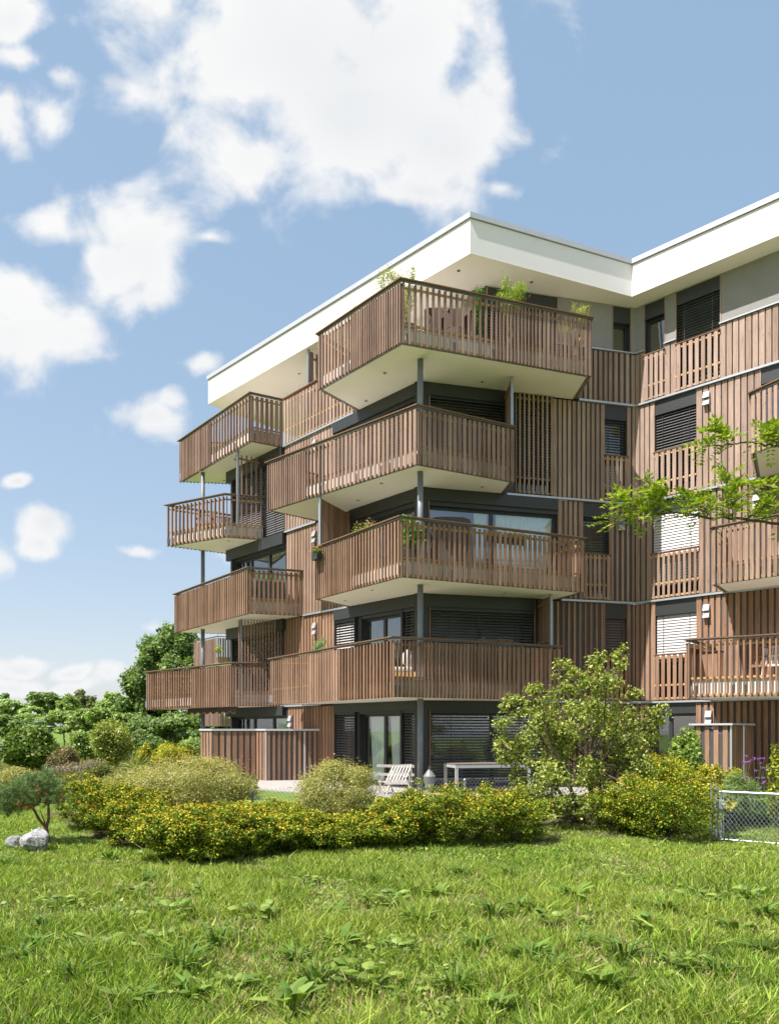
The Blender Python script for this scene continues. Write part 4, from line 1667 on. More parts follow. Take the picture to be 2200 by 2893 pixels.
# ---------------- background vegetation on the left
def far_tree(name, label, lum_px, Y, n, leaf, pal, base_px, group='trees along the far edge of the garden', trunk=0.2, shell=0.4, cat='tree', seed=1):
    rng = np.random.default_rng(seed)
    X0 = atx(base_px, Y)
    t = thing(name, label, cat, (X0, Y, -0.05), group)
    lum = []
    for px, py, a, b in lum_px:
        y = Y + rng.uniform(-1, 1) * a / F * Y * 0.6
        q = (atx(px, y), y, zat(py, y), a / F * y, a / F * y * 0.9, b / F * y)
        for _ in range(10):
            d = rng.normal(size=3)
            d /= np.linalg.norm(d)
            s = rng.uniform(0.25, 0.48)
            lum.append((q[0] + d[0] * q[3] * 0.72, q[1] + d[1] * q[4] * 0.72, q[2] + d[2] * q[5] * 0.72, q[3] * s, q[4] * s, q[5] * s))
    c, d, r, V = cloud_leaves(rng, lum, n, leaf, leaf * 0.62, up=0.5, shell=shell, jag=0.16)
    ok = V[:, :, 2].min(axis=1) > -0.03
    quads_mesh('crown', V[ok], pick(rng, pal, int(ok.sum())), M_LEAF, t)
    if trunk:
        mb = MB()
        rs = random.Random(seed)
        e = [Vector(q[:3]) for q in lum]
        top = Vector((X0, Y, max(0.4, sum(p.z for p in e) / len(e) * 0.7)))
        mb.tube([Vector((X0, Y, -0.2)), Vector((X0 + 0.05, Y, top.z * 0.5)), top], [trunk, trunk * 0.85, trunk * 0.6], 8)
        for p in rs.sample(e, min(10, len(e))):
            stems(mb, top, [p], trunk * 0.45, 5, trunk, rs)
        mb.build('trunk', M_BARK, t)
    return t


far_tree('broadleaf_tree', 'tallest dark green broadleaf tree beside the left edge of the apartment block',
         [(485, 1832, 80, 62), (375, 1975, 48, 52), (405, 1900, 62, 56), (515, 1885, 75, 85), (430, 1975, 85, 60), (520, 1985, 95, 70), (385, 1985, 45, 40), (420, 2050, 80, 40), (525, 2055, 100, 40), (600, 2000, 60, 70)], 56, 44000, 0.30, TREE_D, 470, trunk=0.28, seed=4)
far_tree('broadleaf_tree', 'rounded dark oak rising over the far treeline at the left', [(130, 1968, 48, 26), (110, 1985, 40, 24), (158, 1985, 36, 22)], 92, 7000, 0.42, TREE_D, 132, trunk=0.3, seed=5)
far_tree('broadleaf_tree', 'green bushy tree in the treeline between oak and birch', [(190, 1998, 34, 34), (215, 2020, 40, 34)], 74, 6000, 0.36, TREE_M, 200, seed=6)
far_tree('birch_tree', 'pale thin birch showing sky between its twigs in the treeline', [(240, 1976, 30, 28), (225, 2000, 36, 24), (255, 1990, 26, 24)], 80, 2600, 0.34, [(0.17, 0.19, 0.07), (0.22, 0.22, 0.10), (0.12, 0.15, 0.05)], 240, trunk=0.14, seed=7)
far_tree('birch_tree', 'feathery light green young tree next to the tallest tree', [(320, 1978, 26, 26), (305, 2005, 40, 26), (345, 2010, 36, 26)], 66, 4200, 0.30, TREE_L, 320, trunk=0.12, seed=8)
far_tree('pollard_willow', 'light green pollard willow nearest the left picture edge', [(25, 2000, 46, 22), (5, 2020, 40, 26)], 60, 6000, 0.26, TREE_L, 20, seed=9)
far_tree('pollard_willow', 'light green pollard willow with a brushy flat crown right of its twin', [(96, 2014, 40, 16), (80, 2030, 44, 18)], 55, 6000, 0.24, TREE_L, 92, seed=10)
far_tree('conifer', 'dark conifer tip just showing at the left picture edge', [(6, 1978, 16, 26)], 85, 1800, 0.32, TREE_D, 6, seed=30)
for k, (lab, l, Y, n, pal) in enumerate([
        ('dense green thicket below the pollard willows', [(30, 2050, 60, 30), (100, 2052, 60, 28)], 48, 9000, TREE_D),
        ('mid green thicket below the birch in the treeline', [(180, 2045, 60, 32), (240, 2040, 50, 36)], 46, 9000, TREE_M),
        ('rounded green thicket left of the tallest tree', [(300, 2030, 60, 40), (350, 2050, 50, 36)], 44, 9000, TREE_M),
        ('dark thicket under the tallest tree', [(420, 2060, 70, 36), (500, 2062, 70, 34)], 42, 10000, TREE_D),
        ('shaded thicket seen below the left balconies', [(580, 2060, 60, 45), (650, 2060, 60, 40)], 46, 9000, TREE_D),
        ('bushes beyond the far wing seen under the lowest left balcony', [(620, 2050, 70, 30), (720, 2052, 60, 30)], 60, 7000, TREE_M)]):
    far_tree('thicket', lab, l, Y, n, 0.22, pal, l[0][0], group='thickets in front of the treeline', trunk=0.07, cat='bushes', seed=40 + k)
SG = 'garden shrubs in the left middle distance'
shrub('garden_shrub', 'large leaved dark glossy shrub at the left picture edge', 'shrub', SG, 62, 2165, 2044, 165, 9000, 0.13, 0.085, [(0.085, 0.145, 0.020), (0.125, 0.190, 0.026), (0.17, 0.235, 0.036)], Y=24, m=10, sub=0.36)
shrub('garden_shrub', 'upright loose green shrub standing alone in the flower meadow', 'shrub', SG, 310, 2150, 2008, 135, 9000, 0.095, 0.055, APPLE, Y=27, m=10, sub=0.36)
shrub('garden_shrub', 'golden yellow low shrub left of the storage cabinet', 'shrub', SG, 480, 2130, 2094, 190, 7000, 0.075, 0.045, GOLD, Y=29, m=10, sub=0.3)
shrub('garden_shrub', 'golden yellow tuft in front of the loose green shrub', 'shrub', SG, 398, 2150, 2098, 60, 2200, 0.075, 0.045, GOLD, Y=27, m=5, sub=0.35)
shrub('garden_shrub', 'pinkish grey leaved perennial clump behind the pine', 'shrub', SG, 205, 2245, 2146, 200, 11000, 0.06, 0.026, [(0.24, 0.20, 0.18), (0.20, 0.17, 0.13), (0.30, 0.25, 0.22), (0.13, 0.14, 0.06)], [(0.34, 0.24, 0.22), (0.38, 0.24, 0.08)], 0.5, Y=19.2, m=12, sub=0.34)
shrub('garden_shrub', 'rust flowered perennial clump beside the large leaved shrub', 'shrub', SG, 165, 2190, 2098, 100, 5000, 0.07, 0.03, [(0.16, 0.15, 0.05), (0.22, 0.17, 0.08), (0.12, 0.14, 0.04)], [(0.34, 0.14, 0.08), (0.40, 0.25, 0.20)], 0.5, Y=22.5, m=8, sub=0.34)
shrub('garden_shrub', 'mid green shrub left of the wide willow bush', 'shrub', SG, 262, 2210, 2150, 110, 5500, 0.06, 0.03, [(0.14, 0.17, 0.035), (0.20, 0.21, 0.05), (0.10, 0.13, 0.03)], Y=19, m=8, sub=0.34)
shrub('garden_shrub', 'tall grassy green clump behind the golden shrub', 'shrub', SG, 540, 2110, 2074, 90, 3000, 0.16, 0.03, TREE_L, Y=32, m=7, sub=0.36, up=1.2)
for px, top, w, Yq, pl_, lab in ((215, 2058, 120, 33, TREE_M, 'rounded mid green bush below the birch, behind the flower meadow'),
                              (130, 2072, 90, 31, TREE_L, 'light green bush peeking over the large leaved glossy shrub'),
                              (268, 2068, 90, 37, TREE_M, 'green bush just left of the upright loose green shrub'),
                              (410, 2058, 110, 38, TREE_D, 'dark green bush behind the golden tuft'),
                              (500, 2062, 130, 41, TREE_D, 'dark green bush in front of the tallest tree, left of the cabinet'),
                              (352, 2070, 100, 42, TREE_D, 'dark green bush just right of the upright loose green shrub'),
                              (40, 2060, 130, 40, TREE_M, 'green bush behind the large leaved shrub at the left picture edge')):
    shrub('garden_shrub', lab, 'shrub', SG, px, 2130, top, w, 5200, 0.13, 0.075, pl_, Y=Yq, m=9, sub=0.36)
rng = np.random.default_rng(77)
n = 42000
u = rng.uniform(0, 1, n)
Yp = 17.5 + 34 * u ** 1.6
Xp = -Yp * rng.uniform(0.17, 0.56, n)
hm = 0.18 + 0.38 * (0.5 + 0.5 * np.sin(Xp * 1.7 + Yp * 0.6) * np.cos(Yp * 0.9 - Xp * 0.7))
zp = rng.uniform(0, 1, n) ** 0.7 * hm
c = np.stack([Xp, Yp, zp], 1)
ax = unit(rng.normal(size=(n, 3)) * 0.6 + np.array([0, 0, 1.0]))
nr = unit(np.cross(ax, rng.normal(size=(n, 3))))
V = leaf_quads(c, nr, ax, rng.uniform(0.09, 0.22, n), rng.uniform(0.02, 0.045, n))
keep = ~((Xp > -7.4) & (Yp > 21))
ob = quads_mesh('undergrowth', V[keep], pick(rng, [(0.16, 0.19, 0.040), (0.22, 0.22, 0.050), (0.11, 0.15, 0.030), (0.28, 0.24, 0.09), (0.24, 0.19, 0.12)], int(keep.sum())), M_LEAF)
tag(ob, 'mixed meadow plants covering the ground behind the hedge at the left', 'undergrowth', kind='stuff')

# yucca with a fan of sword leaves
Yy = 19.6
t = thing('yucca', 'pale green fan leaved yucca behind the wide willow bush', 'plant', (atx(385, Yy), Yy, -0.05))
rng = np.random.default_rng(6)
A = np.tile(np.array([atx(385, Yy), Yy, zat(2172, Yy)]), (46, 1))
dd = unit(rng.normal(size=(46, 3)) * np.array([1, 0.6, 0.5]) + np.array([0, 0, 0.55]))
V = leaf_quads(A + dd * 0.24, unit(np.cross(dd, rng.normal(size=(46, 3)))), dd, np.full(46, 0.52), np.full(46, 0.035))
quads_mesh('leaves', V, pick(rng, [(0.20, 0.25, 0.06), (0.28, 0.30, 0.10)], 46), M_LEAF, t)
mb = MB()
mb.tube([(atx(385, Yy), Yy, -0.1), (atx(385, Yy), Yy, zat(2172, Yy))], 0.05, 8)
mb.build('trunk', M_BARK, t)

# ---------------- garden plants at the right behind the gate
RG = 'garden plants behind the gate'
shrub('garden_shrub', 'tall green bean like climber bush beside the ventilation box of the right wing', 'shrub', RG, 1955, 2290, 2040, 130, 8500, 0.085, 0.055, [(0.19, 0.29, 0.05), (0.26, 0.36, 0.07), (0.34, 0.42, 0.11), (0.13, 0.21, 0.035)], Y=16.6, m=26, sub=0.30, core=0.55, shell=0.45)
shrub('garden_shrub', 'bright yellow leaved shrub above the tall hedge shrub', 'shrub', RG, 1905, 2260, 2108, 215, 9500, 0.055, 0.035, GOLD, Y=15.4, m=12, sub=0.28)
shrub('garden_shrub', 'bright yellow leaved shrub filling the gap beside the top of the gate post', 'shrub', RG, 2010, 2290, 2140, 130, 5200, 0.055, 0.035, GOLD, Y=15.2, m=10, sub=0.3)
shrub('garden_shrub', 'bright yellow leaved shrub peeking out right of the apple crown', 'shrub', RG, 1845, 2280, 2128, 120, 4500, 0.055, 0.035, GOLD, Y=15.8, m=10, sub=0.3)
shrub('garden_shrub', 'bright yellow tuft right of the wooden tool handle', 'shrub', RG, 2078, 2270, 2156, 70, 3200, 0.055, 0.035, GOLD, Y=15.0, m=6, sub=0.34, lift=0.25)
shrub('garden_shrub', 'grassy grey green clump just behind the gate', 'shrub', RG, 2095, 2350, 2186, 140, 6000, 0.26, 0.012, [(0.20, 0.28, 0.09), (0.26, 0.34, 0.13), (0.15, 0.22, 0.06)], Y=14.3, m=8, sub=0.4, up=1.4)
shrub('garden_shrub', 'lush green low bush seen through the mesh of the gate', 'shrub', RG, 2165, 2345, 2236, 150, 8000, 0.075, 0.042, [(0.24, 0.37, 0.055), (0.33, 0.46, 0.075), (0.17, 0.29, 0.04)], Y=14.6, m=9, sub=0.34)
shrub('garden_shrub', 'yellow green twig shrub at the right picture edge', 'shrub', RG, 2200, 2250, 2080, 60, 900, 0.07, 0.045, [(0.26, 0.30, 0.03), (0.34, 0.36, 0.04)], Y=13.9, m=8, sub=0.3)


def verbena():
    rs = random.Random(12)
    spots = [(2105, 2138), (2110, 2153), (2130, 2143), (2118, 2152), (2143, 2143), (2157, 2144), (2100, 2155), (2149, 2158), (2154, 2170), (2165, 2176),
             (2135, 2178), (2178, 2178), (2191, 2178), (2173, 2186), (2188, 2189), (2100, 2200), (2112, 2199), (2140, 2198), (2156, 2198), (2175, 2201),
             (2155, 2213), (2147, 2227), (2178, 2233), (2034, 2166), (2012, 2058), (2032, 2073), (2083, 2201), (2197, 2195), (2112, 2204), (2160, 2210)]
    for k, (px, py) in enumerate(spots):
        Y = rs.uniform(14.4, 15.3) if px > 2060 else 15.9
        p = pt(px, py, Y)
        b = Vector((p.x + rs.uniform(-0.25, 0.25), Y + rs.uniform(-0.1, 0.1), ground_z(0, Y)))
        t = thing('verbena', 'tall thin stemmed purple verbena flower behind the gate', 'flower', b, 'purple verbena flowers behind the gate')
        mb = MB()
        mb.tube([b, b.lerp(p, 0.5) + Vector((rs.uniform(-.03, .03), 0, 0)), p], [0.004, 0.0035, 0.0025], 5)
        mb.build('stem', M_STEM, t)
        mb = MB()
        for _ in range(9):
            mb.blob((p.x + rs.gauss(0, 0.016), p.y + rs.gauss(0, 0.016), p.z + rs.gauss(0, 0.011)), (0.010, 0.010, 0.009), 0, 0, 1)
        mb.build('bloom', M_PURPLE, t)


verbena()

# ================================================================== LAWN GRASS
def lattice(rng, X, Y, s):
    g = rng.uniform(0, 1, (256, 256))
    x, y = X / s + 90.3, Y / s + 40.7
    i, j = np.floor(x).astype(int) % 256, np.floor(y).astype(int) % 256
    fx, fy = x - np.floor(x), y - np.floor(y)
    fx, fy = fx * fx * (3 - 2 * fx), fy * fy * (3 - 2 * fy)
    i2, j2 = (i + 1) % 256, (j + 1) % 256
    return (g[i, j] * (1 - fx) + g[i2, j] * fx) * (1 - fy) + (g[i, j2] * (1 - fx) + g[i2, j2] * fx) * fy


rng = np.random.default_rng(2024)
n = 520000
Yg = 3.6 + 12.7 * rng.uniform(0, 1, n) ** 1.15
Xg = Yg * rng.uniform(-0.74, 0.74, n)
f1, f2, f3 = lattice(rng, Xg, Yg, 0.55), lattice(rng, Xg, Yg, 0.16), lattice(rng, Xg, Yg, 1.4)
keep = rng.uniform(0, 1, n) < np.clip(0.12 + 1.5 * (f1 * 0.5 + f2 * 0.5), 0, 1)
Xg, Yg, f1, f2, f3 = Xg[keep], Yg[keep], f1[keep], f2[keep], f3[keep]
n = len(Xg)
zg = np.where(Yg < 13, LAWN, np.minimum(LAWN + (Yg - 13) / 4.2 * (-LAWN - 0.03), -0.03))
hgt = (0.030 + 0.105 * f1 ** 1.5 + 0.085 * f2 ** 2.2 + 0.03 * f3) * rng.uniform(0.5, 1.45, n)
hgt *= np.clip(1.0 - (Yg - 9.0) * 0.14, 0.42, 1.0)
tall = rng.uniform(0, 1, n) < 0.012
hgt[tall] *= 1.8
lean = rng.normal(size=(n, 3)) * np.array([0.55, 0.55, 0])
ax = unit(np.array([0, 0, 1.0]) + lean)
base = np.stack([Xg, Yg, zg], 1)
wv = unit(np.cross(ax, rng.normal(size=(n, 3))))
wid = rng.uniform(0.0022, 0.0068, n).reshape(-1, 1) * (0.8 + 0.035 * Yg.reshape(-1, 1))
hh = hgt.reshape(-1, 1)
drp = unit(rng.normal(size=(n, 3)) * np.array([1, 1, 0]) + 1e-6) * hh * rng.uniform(0.05, 0.5, (n, 1))
V = np.empty((n, 4, 3))
mid = base + ax * hh * 0.55
V[:, 0] = base
V[:, 1] = mid + wv * wid
V[:, 2] = base + ax * hh + drp
V[:, 3] = mid - wv * wid
GP = [(0.150, 0.232, 0.026), (0.205, 0.300, 0.036), (0.290, 0.370, 0.058), (0.085, 0.152, 0.020)]
col = pick(rng, GP, n) * (0.62 + 0.75 * f2.reshape(-1, 1) ** 0.8) * rng.uniform(0.75, 1.25, (n, 1))
yel = (f3 * 0.55 + f1 * 0.2 + rng.uniform(0, 0.5, n)) > 0.72
col[yel] = pick(rng, [(0.34, 0.40, 0.072), (0.29, 0.365, 0.056)], int(yel.sum()))
dry = (rng.uniform(0, 1, n) < 0.06 + 0.55 * np.clip(0.42 - f1, 0, 1) * 2)
col[dry] = pick(rng, [(0.40, 0.31, 0.16), (0.32, 0.25, 0.12), (0.48, 0.40, 0.24)], int(dry.sum()))
ob = quads_mesh('lawn_grass', V, col, M_GRASS)
tag(ob, 'uncut sunny green meadow grass with straw patches covering the front lawn', 'grass', kind='stuff')
# low broad leaves between the blades
n = 42000
Yg = 4.1 + 10.5 * rng.uniform(0, 1, n) ** 1.1
Xg = Yg * rng.uniform(-0.56, 0.56, n)
f1, f2 = lattice(rng, Xg, Yg, 0.45), lattice(rng, Xg, Yg, 0.9)
k = rng.uniform(0, 1, n) < np.clip((f1 - 0.35) * 2.2, 0.03, 1)
Xg, Yg, f1 = Xg[k], Yg[k], f1[k]
n = len(Xg)
zg = np.where(Yg < 13, LAWN, np.minimum(LAWN + (Yg - 13) / 4.2 * (-LAWN - 0.03), -0.03)) + rng.uniform(0.012, 0.075, n)
nr = unit(rng.normal(size=(n, 3)) * 0.55 + np.array([0, 0, 1]))
ax = unit(np.cross(nr, rng.normal(size=(n, 3))))
s = rng.uniform(0.02, 0.075, n)
V = leaf_quads(np.stack([Xg, Yg, zg], 1), nr, ax, s, s * rng.uniform(0.4, 0.9, n), 0.08)
ob = quads_mesh('ground_cover', V, pick(rng, [(0.17, 0.24, 0.036), (0.23, 0.30, 0.05), (0.13, 0.20, 0.03), (0.30, 0.36, 0.10)], n), M_LEAF)
tag(ob, 'small clover and plantain leaves scattered among the lawn grass', 'ground cover', kind='stuff')


# broad-leaved weed rosettes standing in the lawn
def rosette_mesh(seed, kind):
    rng = np.random.default_rng(seed)
    if kind == 0:      # dock: long upright leaves
        m, L, W, el = 17, 0.19, 0.055, (0.45, 1.25)
    elif kind == 1:    # round soft leaves on short stalks
        m, L, W, el = 24, 0.085, 0.070, (0.15, 0.9)
    else:              # narrow sword like tuft
        m, L, W, el = 34, 0.22, 0.018, (0.7, 1.35)
    Vs = []
    for i in range(m):
        a = rng.uniform(0, 2 * math.pi)
        e = rng.uniform(*el)
        l = L * rng.uniform(0.6, 1.2)
        w = W * rng.uniform(0.7, 1.2)
        d = np.array([math.cos(a) * math.cos(e), math.sin(a) * math.cos(e), math.sin(e)])
        s = np.array([-math.sin(a), math.cos(a), 0.0])
        s = s + rng.normal(size=3) * 0.15
        st = 0.02 if kind != 1 else rng.uniform(0.03, 0.16)
        p0 = np.array([math.cos(a), math.sin(a), 0]) * st + np.array([0, 0, 0.01 if kind != 1 else rng.uniform(0.03, 0.11)])
        p1 = p0 + d * l * 0.5
        d2 = d + np.array([math.cos(a) * 0.4, math.sin(a) * 0.4, -0.65])
        d2 /= np.linalg.norm(d2)
        p2 = p1 + d2 * l * 0.5
        up = np.cross(d, s) * w * 0.12
        if kind == 1:
            Vs.append(np.stack([np.zeros(3), p0 + s * 0.003, p0, -s * 0.003]))
        Vs.append(np.stack([p0, p0 * 0.45 + p1 * 0.55 + s * w * 0.44 - up, p1 + s * w * 0.5 - up, p1]))
        Vs.append(np.stack([p0, p1, p1 - s * w * 0.5 - up, p0 * 0.45 + p1 * 0.55 - s * w * 0.44 - up]))
        Vs.append(np.stack([p1, p1 + s * w * 0.5 - up, p2 * 0.7 + p1 * 0.3 + s * w * 0.3, p2]))
        Vs.append(np.stack([p1, p2, p2 * 0.7 + p1 * 0.3 - s * w * 0.3, p1 - s * w * 0.5 - up]))
    V = np.array(Vs)
    cols = np.repeat(pick(rng, [(0.13, 0.215, 0.034), (0.17, 0.255, 0.042), (0.215, 0.29, 0.06)] if kind != 2 else [(0.11, 0.19, 0.028), (0.15, 0.23, 0.036)], m), 5 if kind == 1 else 4, axis=0)
    return V, cols


proto = []
LBL = {0: 'leafy green dock rosette standing in the lawn', 1: 'low clump of round soft leaved weed in the lawn', 2: 'dark tuft of long sword like blades in the lawn'}
GRP = {0: 'dock rosettes in the lawn', 1: 'round leaved weed clumps in the lawn', 2: 'sword leaved tufts in the lawn'}
NM = {0: 'dock_plant', 1: 'round_leaf_weed', 2: 'grass_tuft'}
for kd in (0, 1, 2):
    for sd in (1, 2):
        V, cc = rosette_mesh(kd * 10 + sd, kd)
        o = quads_mesh(NM[kd], V, cc, M_LEAF, local=True)
        tag(o, LBL[kd], 'weed', GRP[kd])
        proto.append((kd, o, [False]))
spots = [(154, 2567, 1), (246, 2550, 1), (375, 2533, 1), (571, 2542, 1), (450, 2683, 1), (100, 2690, 2), (367, 2850, 0), (542, 2822, 0), (667, 2800, 0), (617, 2685, 2),
         (217, 2779, 2), (25, 2462, 2), (1752, 2495, 1), (1800, 2567, 1), (1967, 2557, 1), (1567, 2624, 1), (1843, 2643, 1), (1495, 2729, 2), (1438, 2486, 2), (2095, 2552, 1),
         (1240, 2540, 0), (950, 2590, 0), (1090, 2560, 1), (830, 2726, 2), (1120, 2705, 1), (310, 2430, 0), (820, 2860, 0), (1290, 2810, 2), (1700, 2800, 0), (1980, 2850, 2),
         (60, 2720, 2), (2150, 2700, 2), (860, 2500, 1), (1390, 2600, 2), (720, 2610, 1), (1010, 2790, 1), (1620, 2545, 0), (1300, 2480, 2), (480, 2600, 1), (130, 2640, 2), (330, 2600, 2), (520, 2750, 2), (700, 2560, 2), (890, 2790, 2), (1060, 2500, 2), (1180, 2620, 2), (1350, 2700, 2), (1460, 2580, 2), (1560, 2760, 2), (1650, 2680, 2), (1760, 2720, 2), (1880, 2590, 2), (2030, 2770, 2), (2160, 2600, 2), (420, 2500, 2), (270, 2700, 1), (1400, 2860, 0), (2080, 2640, 0), (960, 2680, 0), (1920, 2740, 1)]
rs = random.Random(8)
for px, py, kd in spots:
    Y = (H - LAWN) * F / (py - HZ)
    cand = [p for p in proto if p[0] == kd]
    p = rs.choice(cand)
    if not p[2][0]:
        o = p[1]
        p[2][0] = True
    else:
        o = p[1].copy()
        COL.objects.link(o)
    o.location = (atx(px, Y), Y, LAWN)
    o.rotation_euler = (0, 0, rs.uniform(0, 6.28))
    s = rs.uniform(0.95, 1.5)
    o.scale = (s, s, s)
for p in proto:
    if not p[2][0]:
        bpy.data.objects.remove(p[1])

# ================================================================== FENCE AND GATE
def mesh_wires(mb, A, B, zlo, zhi, cell=0.056, r=0.0019, over=0.02):
    """diamond wire mesh between two ground points; zlo/zhi are (at A, at B)"""
    A, B = Vector(A), Vector(B)
    Lg = (B - A).length
    d = (B - A).normalized()
    nn = Vector((-d.y, d.x))
    hmax = max(zhi[0] - zlo[0], zhi[1] - zlo[1])
    stp = cell * 1.35

    def P(s, f, off):
        z0 = zlo[0] + (zlo[1] - zlo[0]) * s / Lg
        z1 = zhi[0] + (zhi[1] - zhi[0]) * s / Lg
        q = A + d * s + nn * off
        return Vector((q.x, q.y, z0 + (z1 - z0) * f))
    run = hmax * 0.75
    for sg in (1, -1):
        s = -run
        while s < Lg + run:
            s0, s1 = (s, s + run) if sg > 0 else (s + run, s)
            f0, f1 = 0.0, 1.0 + over / hmax
            # clip to [0, Lg]
            def clipf(a, b):
                lo, hi = 0.0, f1
                if abs(b - a) > 1e-9:
                    t0_, t1_ = (0 - a) / (b - a), (Lg - a) / (b - a)
                    if t0_ > t1_:
                        t0_, t1_ = t1_, t0_
                    lo, hi = max(lo, t0_), min(hi, t1_)
                return lo, hi
            lo, hi = clipf(s0, s1)
            if hi - lo > 0.02:
                off = 0.0012 * sg
                a_ = P(s0 + (s1 - s0) * lo, lo, off)
                b_ = P(s0 + (s1 - s0) * hi, hi, off)
                mb.tube([a_, b_], r, 4, cap=False)
            s += stp
    return mb


fpts = [(712, 14.9, 2236), (895, 15.2, 2222), (1080, 15.4, 2213), (1190, 15.5, 2206), (1313, 15.6, 2203), (1560, 15.7, 2196), (1790, 15.6, 2198), (2005, 15.3, 2203)]
gp = (atx(2023, 13.25), 13.25)
fence = thing('wire_fence', 'galvanised chain link fence running between the hedge and the patio', 'fence', (atx(1313, 15.6), 15.6, ground_z(0, 15.6)))
P3 = [((atx(px, Y), Y), zat(py, Y)) for px, Y, py in fpts]
P3.append(((gp[0] - 0.05, gp[1] + 0.03), zat(2236, 13.25)))
mb = MB()
for (a, za), (b, zb) in zip(P3[:-1], P3[1:]):
    mesh_wires(mb, a, b, (ground_z(*a) + 0.02, ground_z(*b) + 0.02), (za, zb), r=0.0026)
mb.build('wire_mesh', M_STEEL, fence)
for q, (a, za) in enumerate(P3[:-1]):
    if q not in (0, 4, 5, 7):
        continue
    mb = MB()
    g = ground_z(*a)
    mb.lathe((a[0], a[1] + 0.03, g - 0.1), [(0.03, 0), (0.03, za - g + 0.06), (0.033, za - g + 0.062), (0.033, za - g + 0.1), (0.02, za - g + 0.115)], 12)
    mb.build('fence_post', M_STEEL if a[0] > -2 else M_COLUMN, fence)

gate = thing('garden_gate', 'galvanised pipe garden gate filled with chain link mesh and a lever handle', 'gate', (gp[0], gp[1], LAWN))
mb = MB()
mb.lathe((gp[0], gp[1], LAWN - 0.1), [(0.031, 0), (0.031, 0.97), (0.036, 0.972), (0.036, 1.0), (0.026, 1.025)], 16)
for zz in (0.16, 0.38, 0.52, 0.86):
    mb.lathe((gp[0], gp[1], LAWN + zz), [(0.035, 0), (0.035, 0.022)], 16)
gpost = mb.build('gate_post', M_STEEL, gate)
ga = Vector((atx(2037, 13.18), 13.18))
gb_ = Vector((atx(2200, 12.66), 12.66))
gdir = (gb_ - ga).normalized()
gB = ga + gdir * 1.35
zb_, zt_ = LAWN + 0.035, zat(2238, 13.18)
nn = Vector((-gdir.y, gdir.x))


def g3(s, z, o=0.0):
    q = ga + gdir * s + nn * o
    return Vector((q.x, q.y, z))


mb = MB()
mb.tube([g3(-0.028, zt_), g3(1.38, zt_)], 0.023, 12)
mb.tube([g3(-0.028, zb_), g3(1.38, zb_)], 0.020, 12)
mb.hexa(g3(-0.025, zb_ + 0.02, -0.02), (gdir.x * 0.04, gdir.y * 0.04, 0), (nn.x * 0.04, nn.y * 0.04, 0), (0, 0, zt_ - zb_ - 0.04))
mb.hexa(g3(1.34, zb_ + 0.02, -0.02), (gdir.x * 0.04, gdir.y * 0.04, 0), (nn.x * 0.04, nn.y * 0.04, 0), (0, 0, zt_ - zb_ - 0.04))
mb.hexa(g3(0.028, zb_ + 0.03, -0.012), (gdir.x * 0.018, gdir.y * 0.018, 0), (nn.x * 0.02, nn.y * 0.02, 0), (0, 0, zt_ - zb_ - 0.06))
gf = mb.build('gate_frame', M_STEEL, gate)
mb = MB()
mesh_wires(mb, ga + gdir * 0.045, ga + gdir * 1.33, (zb_ + 0.01, zb_ + 0.01), (zt_ - 0.015, zt_ - 0.015), r=0.0032, over=0.0, cell=0.052)
mb.build('wire_mesh', M_STEEL, gate)
mb = MB()
zl = zat(2272, 13.15)
mb.hexa(g3(-0.03, zl - 0.09, -0.045), (gdir.x * 0.085, gdir.y * 0.085, 0), (nn.x * 0.022, nn.y * 0.022, 0), (0, 0, 0.16))
lk = mb.build('lock_case', M_STEEL, gate, bevel=0.004)
mb = MB()
mb.tube([g3(0.02, zl, -0.04), g3(0.02, zl, -0.085), g3(0.04, zl, -0.09), g3(0.135, zl + 0.004, -0.09)], 0.008, 8)
mb.build('handle', M_STEEL, lk, smooth=True)
# wooden tool hung on the gate post
t = thing('tool_handle', 'wooden tool handle stuck upright behind the gate post', 'tool', (atx(2022, 13.4), 13.4, zat(2282, 13.4)))
mb = MB()
mb.tube([pt(2029, 2285, 13.33), pt(2026, 2240, 13.35), pt(2022, 2212, 13.35), pt(2018, 2192, 13.35), pt(2017, 2187, 13.35)], [0.015, 0.013, 0.015, 0.017, 0.022], 9)
mb.build('handle', M_WEAVE, t, smooth=True)
mb = MB()
mb.tube([pt(2031, 2288, 13.31), pt(2031, 2270, 13.31), pt(2031, 2256, 13.32)], [0.018, 0.026, 0.014], 9)
mb.build('grip', M_YGREEN, t, smooth=True)
t = thing('flower_pot', 'black plastic plant pot on the ground just behind the gate', 'plant pot', (atx(2055, 13.9), 13.9, LAWN))
mb = MB()
mb.lathe((atx(2055, 13.9), 13.9, ground_z(0, 13.9) - 0.02), [(0.12, 0), (0.155, 0.30), (0.175, 0.31), (0.178, 0.36), (0.165, 0.362), (0.15, 0.33)], 20)
mb.build('pot', M_POT_D, t, smooth=False)
rng = np.random.default_rng(15)
c, d, r, V = cloud_leaves(rng, [(atx(2055, 13.9), 13.9, LAWN + 0.55, 0.17, 0.17, 0.1)], 260, 0.07, 0.05)
quads_mesh('foliage', V, pick(rng, GOLD, 260), M_LEAF, t)

